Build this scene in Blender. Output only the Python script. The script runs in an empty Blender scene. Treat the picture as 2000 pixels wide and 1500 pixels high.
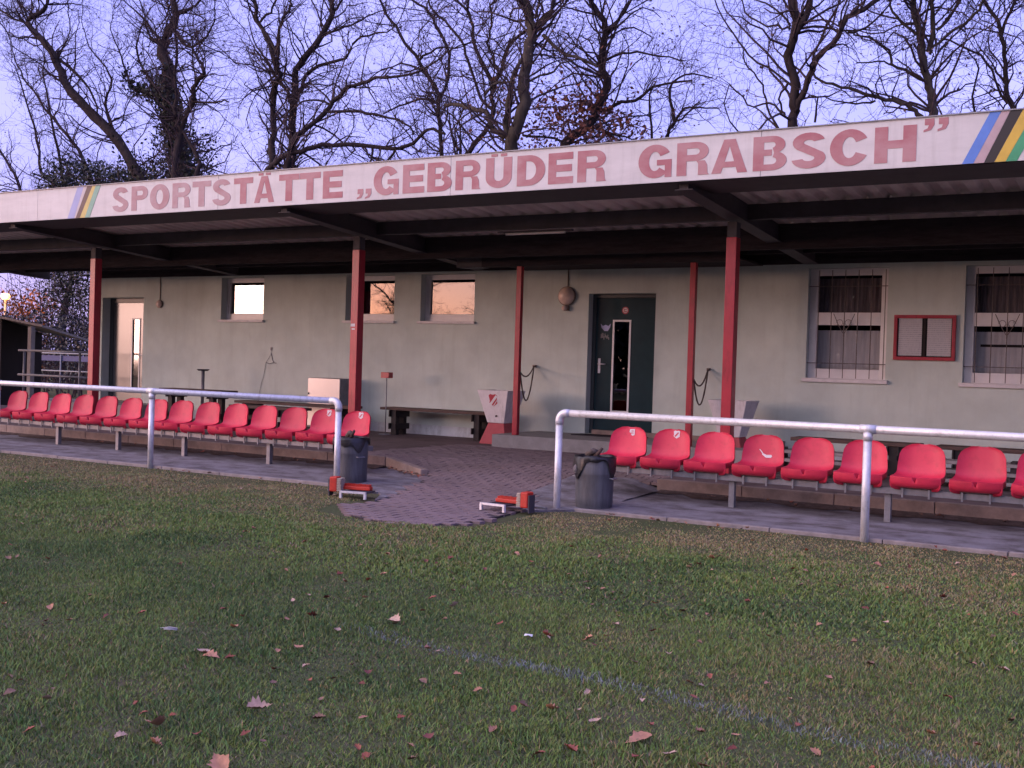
import bpy, bmesh, math, random
import numpy as np
from mathutils import Matrix, Vector
R_ = math.radians
random.seed(7)
rng = np.random.default_rng(7)
scene = bpy.context.scene
COL = scene.collection

# ------------------------------------------------------------------ camera
cam_d = bpy.data.cameras.new("camera")
cam_d.sensor_width = 36.0
cam_d.lens = 39.69
cam_d.clip_end = 2000
cam = bpy.data.objects.new("camera", cam_d)
COL.objects.link(cam)
cam.matrix_world = Matrix(((0.86078, -0.03406, 0.50784, 0), (0.50804, -0.00326, -0.86133, 0), (0.03099, 0.99941, 0.0145, 1.416), (0, 0, 0, 1)))
scene.camera = cam

# ------------------------------------------------------------------ sky, sun, exposure
SUN_AZ = R_(225)          # compass angle of the sunset: behind and to the left of the camera
SUN_EL = R_(1.3)
world = bpy.data.worlds.new("World")
scene.world = world
world.use_nodes = True
nt = world.node_tree
nt.nodes.clear()
out = nt.nodes.new("ShaderNodeOutputWorld")
bg = nt.nodes.new("ShaderNodeBackground")
sky = nt.nodes.new("ShaderNodeTexSky")
sky.sky_type = 'NISHITA'
sky.sun_disc = False
sky.sun_elevation = SUN_EL
sky.sun_rotation = SUN_AZ
sky.air_density = 1.0
sky.dust_density = 1.5
sky.ozone_density = 2.0
tc = nt.nodes.new("ShaderNodeTexCoord")
mp = nt.nodes.new("ShaderNodeMapping")
mp.inputs['Scale'].default_value = (1.0, 1.0, 2.6)
nz = nt.nodes.new("ShaderNodeTexNoise")
nz.inputs['Scale'].default_value = 2.6
nz.inputs['Detail'].default_value = 5
cr = nt.nodes.new("ShaderNodeValToRGB")
cr.color_ramp.elements[0].position = 0.38
cr.color_ramp.elements[0].color = (0.0, 0.0, 0.0, 1)
cr.color_ramp.elements[1].position = 0.68
cr.color_ramp.elements[1].color = (1, 1, 1, 1)
tint = nt.nodes.new("ShaderNodeMix"); tint.data_type = 'RGBA'; tint.blend_type = 'MULTIPLY'
tint.inputs[0].default_value = 1.0
tint.inputs[7].default_value = (0.68, 0.50, 1.05, 1)
cl = nt.nodes.new("ShaderNodeMix"); cl.data_type = 'RGBA'; cl.blend_type = 'MIX'
# thin high cloud all over the dusk sky, thicker in soft patches
veil = nt.nodes.new("ShaderNodeMix"); veil.data_type = 'RGBA'; veil.blend_type = 'ADD'
veil.inputs[0].default_value = 1.0
L = nt.links
L.new(tc.outputs['Generated'], mp.inputs['Vector'])
L.new(mp.outputs[0], nz.inputs['Vector'])
L.new(nz.outputs['Fac'], cr.inputs[0])
L.new(sky.outputs[0], tint.inputs[6])
L.new(tint.outputs[2], veil.inputs[6])
L.new(cr.outputs[0], cl.inputs[0])
cl.inputs[6].default_value = (0.62, 0.61, 1.56, 1)
cl.inputs[7].default_value = (0.84, 0.79, 1.78, 1)
# the cloud turns from lavender (east, in the picture) to pale warm grey on the sunset side
sep = nt.nodes.new("ShaderNodeVectorMath"); sep.operation = 'DOT_PRODUCT'
sep.inputs[1].default_value = (math.sin(SUN_AZ), math.cos(SUN_AZ), 0.15)
mr = nt.nodes.new("ShaderNodeMapRange"); mr.interpolation_type = 'SMOOTHSTEP'
mr.inputs['From Min'].default_value = 0.12; mr.inputs['From Max'].default_value = 0.80
west = nt.nodes.new("ShaderNodeMix"); west.data_type = 'RGBA'; west.blend_type = 'MIX'
west.inputs[7].default_value = (3.5, 3.0, 3.0, 1)
L.new(tc.outputs['Generated'], sep.inputs[0]); L.new(sep.outputs['Value'], mr.inputs['Value'])
L.new(mr.outputs[0], west.inputs[0]); L.new(cl.outputs[2], west.inputs[6])
L.new(west.outputs[2], veil.inputs[7])
L.new(veil.outputs[2], bg.inputs['Color'])
bg.inputs['Strength'].default_value = 0.15
L.new(bg.outputs[0], out.inputs[0])

sun_d = bpy.data.lights.new("sun", 'SUN')
sun_d.energy = 0.24
sun_d.angle = R_(14)
sun_d.color = (1.0, 0.66, 0.58)
sun = bpy.data.objects.new("sun", sun_d)
COL.objects.link(sun)
sdir = Vector((math.sin(SUN_AZ) * math.cos(R_(4)), math.cos(SUN_AZ) * math.cos(R_(4)), math.sin(R_(4))))
sun.rotation_euler = sdir.to_track_quat('Z', 'Y').to_euler()
sun.location = (-20, -20, 6)

scene.view_settings.view_transform = 'Standard'
scene.view_settings.look = 'None'
scene.view_settings.exposure = 2.12
scene.view_settings.gamma = 1.0
scene.view_settings.use_curve_mapping = False

# ------------------------------------------------------------------ materials
def mat(name, col, rough=0.7, metal=0.0, var=0.0, scale=6.0, bump=0.0, bscale=60.0, spec=0.5, coat=0.0, col2=None, stretch=(1, 1, 1), detail=6, lo=0.35, hi=0.65):
    m = bpy.data.materials.new(name)
    m.use_nodes = True
    t = m.node_tree
    b = t.nodes['Principled BSDF']
    b.inputs['Roughness'].default_value = rough
    b.inputs['Metallic'].default_value = metal
    b.inputs['Specular IOR Level'].default_value = spec
    b.inputs['Coat Weight'].default_value = coat
    b.inputs['Base Color'].default_value = (*col, 1)
    if var or col2 or bump:
        g = t.nodes.new("ShaderNodeNewGeometry")
        mpn = t.nodes.new("ShaderNodeMapping"); mpn.inputs['Scale'].default_value = stretch
        t.links.new(g.outputs['Position'], mpn.inputs['Vector'])
    if var or col2:
        n = t.nodes.new("ShaderNodeTexNoise"); n.inputs['Scale'].default_value = scale; n.inputs['Detail'].default_value = detail
        n.inputs['Roughness'].default_value = 0.65
        t.links.new(mpn.outputs[0], n.inputs['Vector'])
        r = t.nodes.new("ShaderNodeValToRGB")
        c2 = col2 if col2 else tuple(c * (1 - var) for c in col)
        r.color_ramp.elements[0].position = lo; r.color_ramp.elements[1].position = hi
        r.color_ramp.elements[0].color = (*c2, 1); r.color_ramp.elements[1].color = (*col, 1)
        t.links.new(n.outputs['Fac'], r.inputs[0])
        t.links.new(r.outputs[0], b.inputs['Base Color'])
    if bump:
        n2 = t.nodes.new("ShaderNodeTexNoise"); n2.inputs['Scale'].default_value = bscale; n2.inputs['Detail'].default_value = 4
        t.links.new(mpn.outputs[0], n2.inputs['Vector'])
        bp = t.nodes.new("ShaderNodeBump"); bp.inputs['Strength'].default_value = bump; bp.inputs['Distance'].default_value = 0.01
        t.links.new(n2.outputs['Fac'], bp.inputs['Height'])
        t.links.new(bp.outputs[0], b.inputs['Normal'])
    return m

M = {}
M['wall'] = mat('pale_render', (0.61, 0.69, 0.63), 0.9, var=0.16, scale=1.3, bump=0.35, bscale=180, spec=0.2)
M['plinth'] = mat('plinth_paint', (0.66, 0.69, 0.69), 0.85, var=0.18, scale=3, bump=0.3, bscale=90, spec=0.2)
M['dark_wood'] = mat('dark_stained_board', (0.050, 0.042, 0.048), 0.85, var=0.4, scale=4, stretch=(1, 6, 6), bump=0.2, spec=0.1)
M['steel_dark'] = mat('dark_painted_steel', (0.062, 0.055, 0.068), 0.7, var=0.3, scale=5)
M['sheet'] = mat('corrugated_sheet', (0.80, 0.71, 0.69), 0.6, metal=0.0, var=0.35, scale=1.2, bump=0.05)
M['roof_top'] = mat('roof_felt', (0.05, 0.05, 0.05), 0.9, var=0.3)
M['fascia'] = mat('fascia_sheet_paint', (0.63, 0.61, 0.595), 0.5, var=0.14, scale=1.4, stretch=(1, 1, 4), bump=0.05, bscale=30, spec=0.35)
M['letter'] = mat('faded_red_letter', (0.36, 0.125, 0.145), 0.6, col2=(0.42, 0.22, 0.23), scale=2.2, stretch=(1, 1, 1.6), lo=0.40, hi=0.62)
M['letter_old'] = mat('faded_red_letter_bleached', (0.38, 0.21, 0.22), 0.6, col2=(0.44, 0.31, 0.32), scale=2.6, stretch=(1, 1, 1.6), lo=0.38, hi=0.64)
M['edge'] = mat('letter_outline', (0.62, 0.40, 0.37), 0.6)
for k, c in dict(blue=(0.10, 0.22, 0.62), pink=(0.46, 0.34, 0.36), black=(0.018, 0.014, 0.014), yellow=(0.62, 0.42, 0.06), green=(0.05, 0.32, 0.15), bluef=(0.34, 0.38, 0.62), pinkf=(0.56, 0.50, 0.5), blackf=(0.12, 0.07, 0.06), yellowf=(0.60, 0.48, 0.16), greenf=(0.22, 0.42, 0.32)).items():
    M['s_' + k] = mat('stripe_' + k, c, 0.55, var=0.15, scale=6)
M['red'] = mat('red_gloss_paint', (0.40, 0.018, 0.038), 0.38, var=0.22, scale=3, bump=0.05, bscale=40, spec=0.5)
M['red_cap'] = M['steel_dark']
M['white'] = mat('white_plastic_frame', (0.76, 0.75, 0.75), 0.4, var=0.08, scale=8)
M['sill'] = mat('white_stone_sill', (0.72, 0.70, 0.70), 0.6, var=0.15, scale=8)
M['door'] = mat('dark_green_door_paint', (0.022, 0.050, 0.060), 0.16, var=0.2, scale=3, spec=0.4)
M['door_old'] = mat('grey_steel_door', (0.085, 0.095, 0.105), 0.24, metal=0.15, var=0.1, scale=3, spec=0.6)
M['door_frame'] = mat('door_frame_paint', (0.045, 0.055, 0.058), 0.4)
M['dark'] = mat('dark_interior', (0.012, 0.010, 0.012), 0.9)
M['curtain'] = mat('grey_blind', (0.50, 0.51, 0.55), 0.9, var=0.2, scale=4, stretch=(6, 1, 0.5))
M['lace'] = mat('dark_curtain', (0.17, 0.145, 0.165), 0.9, var=0.55, scale=5, stretch=(8, 1, 0.6))
M['bar'] = mat('rusty_grille_bar', (0.16, 0.13, 0.12), 0.6, var=0.35, scale=25)
M['galv'] = mat('galvanised_tube', (0.74, 0.74, 0.78), 0.42, metal=0.3, var=0.16, scale=14, bump=0.05, bscale=80)
M['galv_dull'] = mat('dull_galvanised', (0.24, 0.24, 0.26), 0.5, metal=0.4, var=0.25, scale=16)
M['bin'] = mat('weathered_zinc_bin', (0.115, 0.115, 0.125), 0.65, metal=0.1, var=0.45, scale=5, stretch=(3, 3, 0.5), bump=0.1)
M['bag'] = mat('black_bin_liner', (0.020, 0.018, 0.020), 0.35, var=0.3, bump=0.5, bscale=25)
M['seat'] = mat('red_plastic_seat', (0.62, 0.028, 0.072), 0.48, var=0.10, scale=3, spec=0.5)
M['sticker'] = mat('white_sticker', (0.66, 0.62, 0.63), 0.5, var=0.15, scale=30)
M['sticker_red'] = mat('red_print', (0.50, 0.05, 0.07), 0.5, var=0.2, scale=30)
M['steel'] = mat('brushed_steel', (0.42, 0.40, 0.40), 0.42, metal=0.7, var=0.06, scale=6)
M['wood'] = mat('weathered_brown_plank', (0.115, 0.068, 0.055), 0.75, var=0.5, scale=3, stretch=(1, 12, 12), bump=0.3, bscale=50)
M['wood_dark'] = mat('tarred_brown_timber', (0.022, 0.014, 0.014), 0.7, var=0.4, scale=6, bump=0.2)
M['concrete'] = mat('pale_concrete', (0.30, 0.28, 0.265), 0.9, var=0.25, scale=5, bump=0.3, bscale=70)
M['kerb'] = mat('kerb_concrete', (0.30, 0.225, 0.19), 0.9, var=0.38, scale=5, bump=0.4, bscale=60)
M['edging'] = mat('edging_concrete', (0.30, 0.26, 0.25), 0.9, var=0.35, scale=7, bump=0.4, bscale=60)
M['asphalt'] = mat('grey_gritty_path', (0.20, 0.185, 0.205), 0.95, col2=(0.085, 0.070, 0.072), scale=3.4, stretch=(0.9, 1.3, 1), bump=1.0, bscale=55, lo=0.36, hi=0.58, detail=10)
M['soil'] = mat('brown_soil', (0.125, 0.090, 0.078), 1.0, var=0.5, scale=12, bump=1.0, bscale=60, spec=0.1)
M['paver'] = mat('red_grey_paver', (0.235, 0.170, 0.172), 0.85, col2=(0.165, 0.118, 0.120), scale=2.4, bump=0.3, bscale=80)
M['joint'] = mat('paver_joint', (0.045, 0.034, 0.034), 1.0, var=0.4, scale=20)
M['terrace'] = mat('terrace_paving', (0.15, 0.10, 0.10), 0.85, var=0.3, scale=3, bump=0.3, bscale=60)
M['planter'] = mat('white_concrete_planter', (0.76, 0.72, 0.71), 0.8, var=0.12, scale=8, bump=0.1)
M['planter_red'] = mat('red_planter_base', (0.48, 0.09, 0.10), 0.75, var=0.15, scale=8)
M['rope'] = mat('brown_chain', (0.10, 0.075, 0.065), 0.7, var=0.3, scale=40)
M['lampglass'] = mat('opal_lamp_glass', (0.80, 0.62, 0.52), 0.25, var=0.2, scale=12, spec=0.6)
M['lampbase'] = mat('lamp_base', (0.16, 0.11, 0.09), 0.5)
M['brush'] = mat('red_brush_plastic', (0.55, 0.03, 0.015), 0.5, var=0.25, scale=30, bump=0.4, bscale=120)
M['bristle'] = mat('pale_bristle', (0.50, 0.42, 0.34), 0.9, var=0.3, scale=60)
M['shed'] = mat('brown_shed_board', (0.014, 0.008, 0.010), 0.8, var=0.35, scale=4, stretch=(8, 8, 1))
M['shed_trim'] = mat('grey_shed_trim', (0.22, 0.20, 0.20), 0.7, var=0.2)
M['paper'] = None
M['bark'] = mat('dark_bark', (0.045, 0.035, 0.036), 0.95, var=0.45, scale=6, stretch=(2, 2, 0.6), bump=0.8, bscale=18, spec=0.1)
M['bark2'] = mat('grey_bark', (0.078, 0.065, 0.055), 0.95, var=0.45, scale=6, stretch=(2, 2, 0.6), bump=0.8, bscale=18, spec=0.1)
M['twig'] = mat('twig_bark', (0.070, 0.050, 0.056), 0.95, var=0.3, scale=3, spec=0.1)
M['ivy'] = mat('dark_ivy_leaf', (0.018, 0.024, 0.014), 0.6, var=0.5, scale=9)
M['deadleaf'] = mat('hanging_dead_leaf', (0.15, 0.092, 0.082), 0.85, var=0.5, scale=3)
M['redleaf'] = mat('russet_oak_leaf', (0.21, 0.072, 0.045), 0.8, var=0.5, scale=4)
M['orange_leaf'] = mat('orange_autumn_leaf', (0.30, 0.11, 0.035), 0.8, var=0.4, scale=4)
M['hedge_leaf'] = mat('hedge_leaf', (0.030, 0.026, 0.030), 0.5, var=0.6, scale=5)
M['bluebanner'] = mat('blue_banner', (0.04, 0.05, 0.17), 0.6)
for i, c in enumerate([(0.46, 0.22, 0.13), (0.32, 0.09, 0.05), (0.18, 0.042, 0.03), (0.50, 0.33, 0.24), (0.22, 0.12, 0.075)]):
    M['leaf%d' % i] = mat('fallen_oak_leaf_%d' % i, c, 0.7, var=0.35, scale=30)

def glass_mat(name, refl, tintc, rough=0.01):
    m = bpy.data.materials.new(name); m.use_nodes = True
    t = m.node_tree; t.nodes.clear()
    o = t.nodes.new("ShaderNodeOutputMaterial"); mx = t.nodes.new("ShaderNodeMixShader")
    tr = t.nodes.new("ShaderNodeBsdfTransparent"); gl = t.nodes.new("ShaderNodeBsdfGlossy")
    tr.inputs[0].default_value = (*tintc, 1); gl.inputs['Roughness'].default_value = rough
    gl.inputs['Color'].default_value = (0.95, 0.95, 0.95, 1)
    lw = t.nodes.new("ShaderNodeLayerWeight"); lw.inputs[0].default_value = 0.5
    fr = t.nodes.new("ShaderNodeMath"); fr.operation = 'POWER'; fr.inputs[1].default_value = 5.0
    t.links.new(lw.outputs['Facing'], fr.inputs[0])
    ad = t.nodes.new("ShaderNodeMath"); ad.operation = 'MULTIPLY_ADD'; ad.inputs[1].default_value = 1.0; ad.inputs[2].default_value = refl; ad.use_clamp = True
    t.links.new(fr.outputs[0], ad.inputs[0]); t.links.new(ad.outputs[0], mx.inputs[0])
    t.links.new(tr.outputs[0], mx.inputs[1]); t.links.new(gl.outputs[0], mx.inputs[2]); t.links.new(mx.outputs[0], o.inputs[0])
    return m
M['glass'] = glass_mat('coated_window_glass', 0.125, (0.55, 0.52, 0.55))
M['glass_dull'] = glass_mat('plain_window_glass', 0.06, (0.92, 0.92, 0.92))
M['glass_door'] = glass_mat('door_glass', 0.10, (0.2, 0.15, 0.17))
M['glass_old'] = glass_mat('left_door_glass', 0.15, (0.2, 0.15, 0.17), 0.06)

# faint vertical run marks and base splashes on the render, uneven fading of the seats
def streaks(m, sc, amount, hi=0.72):
    t = m.node_tree; b = t.nodes['Principled BSDF']; src = b.inputs['Base Color'].links[0].from_socket
    g = t.nodes.new("ShaderNodeNewGeometry"); mp2 = t.nodes.new("ShaderNodeMapping"); mp2.inputs['Scale'].default_value = sc
    n = t.nodes.new("ShaderNodeTexNoise"); n.inputs['Scale'].default_value = 1.0; n.inputs['Detail'].default_value = 8; n.inputs['Roughness'].default_value = 0.7
    r = t.nodes.new("ShaderNodeValToRGB"); r.color_ramp.elements[0].position = 0.50; r.color_ramp.elements[1].position = hi
    r.color_ramp.elements[0].color = (1, 1, 1, 1); r.color_ramp.elements[1].color = (1 - amount, 1 - amount, 1 - amount * 1.1, 1)
    mxx = t.nodes.new("ShaderNodeMix"); mxx.data_type = 'RGBA'; mxx.blend_type = 'MULTIPLY'; mxx.inputs[0].default_value = 1
    t.links.new(g.outputs['Position'], mp2.inputs[0]); t.links.new(mp2.outputs[0], n.inputs['Vector']); t.links.new(n.outputs['Fac'], r.inputs[0])
    t.links.new(src, mxx.inputs[6]); t.links.new(r.outputs[0], mxx.inputs[7]); t.links.new(mxx.outputs[2], b.inputs['Base Color'])
streaks(M['wall'], (5, 5, 0.5), 0.10)
streaks(M['plinth'], (7, 7, 3.0), 0.35)
streaks(M['fascia'], (9, 9, 0.8), 0.14)
streaks(M['red'], (22, 22, 5), 0.35, 0.66)
streaks(M['galv'], (16, 30, 8), 0.25, 0.66)
streaks(M['planter'], (14, 14, 2.0), 0.25)
streaks(M['seat'], (9, 9, 9), 0.22)
streaks(M['paver'], (1.2, 1.2, 1.2), 0.30, 0.62)
streaks(M['terrace'], (1.0, 1.0, 1.0), 0.30, 0.62)
t = M['seat'].node_tree; b = t.nodes['Principled BSDF']; src = b.inputs['Base Color'].links[0].from_socket
oi = t.nodes.new("ShaderNodeObjectInfo"); hs = t.nodes.new("ShaderNodeHueSaturation"); ma = t.nodes.new("ShaderNodeMapRange")
ma.inputs['To Min'].default_value = 0.86; ma.inputs['To Max'].default_value = 1.10
t.links.new(oi.outputs['Random'], ma.inputs['Value']); t.links.new(ma.outputs[0], hs.inputs['Value']); t.links.new(src, hs.inputs['Color']); t.links.new(hs.outputs[0], b.inputs['Base Color'])

# ------------------------------------------------------------------ mesh helpers
class MB:
    def __init__(s): s.v = []; s.f = []
    def add(s, vs, fs):
        o = len(s.v); s.v += [tuple(p) for p in vs]; s.f += [tuple(i + o for i in f) for f in fs]; return s
    def box(s, x0, x1, y0, y1, z0, z1):
        return s.add([(x0, y0, z0), (x1, y0, z0), (x1, y1, z0), (x0, y1, z0), (x0, y0, z1), (x1, y0, z1), (x1, y1, z1), (x0, y1, z1)],
                     [(0, 3, 2, 1), (4, 5, 6, 7), (0, 1, 5, 4), (1, 2, 6, 5), (2, 3, 7, 6), (3, 0, 4, 7)])
    def hexa(s, b, t):
        return s.add(list(b) + list(t), [(0, 3, 2, 1), (4, 5, 6, 7), (0, 1, 5, 4), (1, 2, 6, 5), (2, 3, 7, 6), (3, 0, 4, 7)])
    def prism_xz(s, poly, y0, y1):   # polygon in x,z, front face at y0
        n = len(poly)
        vs = [(x, y0, z) for x, z in poly] + [(x, y1, z) for x, z in poly]
        return s.add(vs, [tuple(range(n)), tuple(range(2 * n - 1, n - 1, -1))] + [(i, i + n, (i + 1) % n + n, (i + 1) % n) for i in range(n)])
    def tube(s, pts, r, n=8, caps=True):
        pts = [Vector(p) for p in pts]
        if not isinstance(r, (list, tuple)): r = [r] * len(pts)
        o = len(s.v)
        up = None
        for i, p in enumerate(pts):
            d = (pts[min(i + 1, len(pts) - 1)] - pts[max(i - 1, 0)]).normalized()
            if up is None:
                up = Vector((0, 0, 1)) if abs(d.z) < 0.9 else Vector((1, 0, 0))
            a = d.cross(up)
            if a.length < 1e-4: a = d.cross(Vector((0, 1, 0.1)))
            a.normalize(); b = d.cross(a); up = -b if up.dot(-b) > 0 else b
            up = up.copy()
            b2 = a.cross(d)
            for k in range(n):
                t = 2 * math.pi * k / n
                q = p + (a * math.cos(t) + b2 * math.sin(t)) * r[i]
                s.v.append(tuple(q))
        m = len(pts)
        for i in range(m - 1):
            for k in range(n):
                s.f.append((o + i * n + k, o + i * n + (k + 1) % n, o + (i + 1) * n + (k + 1) % n, o + (i + 1) * n + k))
        if caps:
            s.f.append(tuple(o + k for k in range(n))[::-1]); s.f.append(tuple(o + (m - 1) * n + k for k in range(n)))
        return s
    def lathe(s, prof, c=(0, 0, 0), n=20):
        o = len(s.v)
        for r, z in prof:
            for k in range(n):
                t = 2 * math.pi * k / n
                s.v.append((c[0] + r * math.cos(t), c[1] + r * math.sin(t), c[2] + z))
        for i in range(len(prof) - 1):
            for k in range(n):
                s.f.append((o + i * n + k, o + i * n + (k + 1) % n, o + (i + 1) * n + (k + 1) % n, o + (i + 1) * n + k))
        return s
    def build(s, name, m, parent=None, smooth=False, bevel=0, solid=0, loc=None, recalc=True):
        me = bpy.data.meshes.new(name)
        me.from_pydata(s.v, [], s.f)
        if recalc:
            bm = bmesh.new(); bm.from_mesh(me); bmesh.ops.recalc_face_normals(bm, faces=bm.faces); bm.to_mesh(me); bm.free()
        me.materials.append(m)
        if smooth:
            me.polygons.foreach_set('use_smooth', [True] * len(me.polygons))
        o = bpy.data.objects.new(name, me)
        COL.objects.link(o)
        if parent is not None: o.parent = parent
        if loc: o.location = loc
        if solid:
            md = o.modifiers.new('thickness', 'SOLIDIFY'); md.thickness = solid; md.offset = -1
        if bevel:
            md = o.modifiers.new('bevel', 'BEVEL'); md.width = bevel; md.segments = 2; md.limit_method = 'ANGLE'
        return o

def npmesh(name, V, Fs, m, parent=None, smooth=False, mats=None, attr=None):
    """fast mesh from numpy: Fs = list of (n,k) int arrays"""
    me = bpy.data.meshes.new(name)
    me.vertices.add(len(V)); me.vertices.foreach_set('co', np.asarray(V, dtype=np.float32).ravel())
    nl = sum(f.size for f in Fs); npo = sum(len(f) for f in Fs)
    me.loops.add(nl); me.polygons.add(npo)
    me.loops.foreach_set('vertex_index', np.concatenate([f.ravel() for f in Fs]).astype(np.int32))
    starts = []; p = 0
    for f in Fs:
        k = f.shape[1]; starts.append(p + np.arange(len(f)) * k); p += f.size
    me.polygons.foreach_set('loop_start', np.concatenate(starts).astype(np.int32))
    if attr is not None:
        a = me.color_attributes.new('tint', 'FLOAT_COLOR', 'POINT')
        a.data.foreach_set('color', np.asarray(attr, dtype=np.float32).ravel())
    me.materials.append(m)
    me.update(calc_edges=True)
    me.validate()
    if smooth: me.polygons.foreach_set('use_smooth', [True] * len(me.polygons))
    o = bpy.data.objects.new(name, me); COL.objects.link(o)
    if parent is not None: o.parent = parent
    return o

def thing(name, label, cat, loc=(0, 0, 0), rz=0.0, group=None):
    o = bpy.data.objects.new(name, None); COL.objects.link(o)
    o.empty_display_size = 0.2
    o.location = loc; o.rotation_euler = (0, 0, rz)
    o['label'] = label; o['category'] = cat
    if group: o['group'] = group
    return o
def tag(o, label, cat, group=None):
    o['label'] = label; o['category'] = cat
    if group: o['group'] = group
    return o
def structure(o): o['kind'] = 'structure'; return o
def stuff(o): o['kind'] = 'stuff'; return o
def copy_tree(o, parent=None):
    c = o.copy(); COL.objects.link(c)
    if parent is not None: c.parent = parent
    for ch in list(o.children): copy_tree(ch, c)
    return c

def vnoise(x, y, seed=0):
    """smooth value noise on numpy arrays"""
    r = np.random.default_rng(seed).random((256, 256))
    xi = np.floor(x).astype(int); yi = np.floor(y).astype(int); fx = x - xi; fy = y - yi
    fx = fx * fx * (3 - 2 * fx); fy = fy * fy * (3 - 2 * fy)
    g = lambda a, b: r[a % 256, b % 256]
    return (g(xi, yi) * (1 - fx) + g(xi + 1, yi) * fx) * (1 - fy) + (g(xi, yi + 1) * (1 - fx) + g(xi + 1, yi + 1) * fx) * fy
def fbm(x, y, seed=0):
    return (vnoise(x, y, seed) + 0.5 * vnoise(x * 2.1, y * 2.1, seed + 1) + 0.25 * vnoise(x * 4.3, y * 4.3, seed + 2)) / 1.75
# ------------------------------------------------------------------ ground
Z_TER = 0.20
PAVE = [(-7.05, 8.70), (-6.50, 8.20), (-5.90, 8.02), (-5.45, 8.40), (-5.50, 9.60), (-5.90, 10.50), (-6.08, 11.10), (-6.0, 12.0), (-5.05, 12.0), (-5.05, 14.75), (-9.6, 14.75), (-9.6, 12.0), (-8.9, 12.0), (-7.85, 11.40), (-7.55, 10.7), (-7.30, 10.10), (-7.12, 9.62), (-7.00, 9.15)]
def inpoly(x, y, poly):
    c = False; n = len(poly)
    for i in range(n):
        x0, y0 = poly[i]; x1, y1 = poly[(i + 1) % n]
        if (y0 > y) != (y1 > y) and x < (x1 - x0) * (y - y0) / (y1 - y0) + x0: c = not c
    return c
def zpave(y):
    if y < 11.0: return 0.018 + 0.030 * min(1, max(0, (y - 9.3) / 1.7))
    return 0.048 + (Z_TER - 0.048) * min(1, (y - 11.0) / 1.4)
def zstrip(y): return 0.020 + 0.045 * min(1, max(0, (y - 10.0) / 1.9))

# lawn sheet, reaching the horizon; its near part is gently uneven
lm = bpy.data.materials.new('lawn'); lm.use_nodes = True
t = lm.node_tree; b = t.nodes['Principled BSDF']; b.inputs['Roughness'].default_value = 1.0; b.inputs['Specular IOR Level'].default_value = 0.1
g = t.nodes.new("ShaderNodeNewGeometry")
n1 = t.nodes.new("ShaderNodeTexNoise"); n1.inputs['Scale'].default_value = 1.1; n1.inputs['Detail'].default_value = 8
n2 = t.nodes.new("ShaderNodeTexNoise"); n2.inputs['Scale'].default_value = 30; n2.inputs['Detail'].default_value = 4
r1 = t.nodes.new("ShaderNodeValToRGB"); r1.color_ramp.elements[0].color = (0.085, 0.100, 0.045, 1); r1.color_ramp.elements[1].color = (0.120, 0.105, 0.062, 1)
r1.color_ramp.elements[0].position = 0.35; r1.color_ramp.elements[1].position = 0.7
mx = t.nodes.new("ShaderNodeMix"); mx.data_type = 'RGBA'; mx.blend_type = 'MULTIPLY'; mx.inputs[0].default_value = 0.35
bp = t.nodes.new("ShaderNodeBump"); bp.inputs['Strength'].default_value = 0.8; bp.inputs['Distance'].default_value = 0.02
for n in (n1, n2): t.links.new(g.outputs['Position'], n.inputs['Vector'])
t.links.new(n1.outputs['Fac'], r1.inputs[0]); t.links.new(r1.outputs[0], mx.inputs[6]); t.links.new(n2.outputs['Color'], mx.inputs[7])
t.links.new(mx.outputs[2], b.inputs['Base Color']); t.links.new(n2.outputs['Fac'], bp.inputs['Height']); t.links.new(bp.outputs[0], b.inputs['Normal'])
xs = np.concatenate([[-600, -200, -80, -40], np.arange(-24, 12.1, 0.4), [40, 80, 200, 600]])
ys = np.concatenate([[-600, -200, -80, -30, -10], np.arange(-2, 10.01, 0.4), [10.06, 14, 30, 80, 300, 700]])
XX, YY = np.meshgrid(xs, ys, indexing='ij')
def lawn_z(x, y):
    k = np.clip((9.9 - y) / 1.0, 0, 1) * np.clip((y + 2) / 1.0, 0, 1)
    return (fbm(x * 0.9, y * 0.9, 5) - 0.5) * 0.05 * k - 0.002
ZZ = lawn_z(XX, YY)
V = np.stack([XX, YY, ZZ], -1).reshape(-1, 3); ny = len(ys)
ii, jj = np.meshgrid(np.arange(len(xs) - 1), np.arange(ny - 1), indexing='ij')
a = (ii * ny + jj).ravel()
lawn = structure(npmesh('ground', V, [np.stack([a, a + ny, a + ny + 1, a + 1], 1)], lm, smooth=True))

# gritty paths either side of the entrance, rising slightly to the kerb
def strip(name, poly, m, zf, dz=0.0, sub=0.35):
    bm = bmesh.new()
    vs = [bm.verts.new((x, y, 0)) for x, y in poly]
    bm.faces.new(vs)
    y0 = min(p[1] for p in poly); y1 = max(p[1] for p in poly)
    k = y0 + sub
    while k < y1:
        bmesh.ops.bisect_plane(bm, geom=bm.verts[:] + bm.edges[:] + bm.faces[:], plane_co=(0, k, 0), plane_no=(0, 1, 0)); k += sub
    for v in bm.verts: v.co.z = zf(v.co.y) + dz
    for f in bm.faces:
        if f.normal.z < 0: f.normal_flip()
    me = bpy.data.meshes.new(name); bm.to_mesh(me); bm.free(); me.materials.append(m)
    o = bpy.data.objects.new(name, me); COL.objects.link(o)
    md = o.modifiers.new('thickness', 'SOLIDIFY'); md.thickness = 0.07; md.offset = -1
    return o
pathL = structure(strip('gravel_path', [(-45, 10.07), (-7.95, 10.07), (-7.62, 9.98), (-7.32, 9.72), (-7.02, 9.22), (-7.12, 9.62), (-7.30, 10.10), (-7.55, 10.7), (-7.85, 11.4), (-8.85, 11.86), (-45, 11.86)], M['asphalt'], zstrip))
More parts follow.
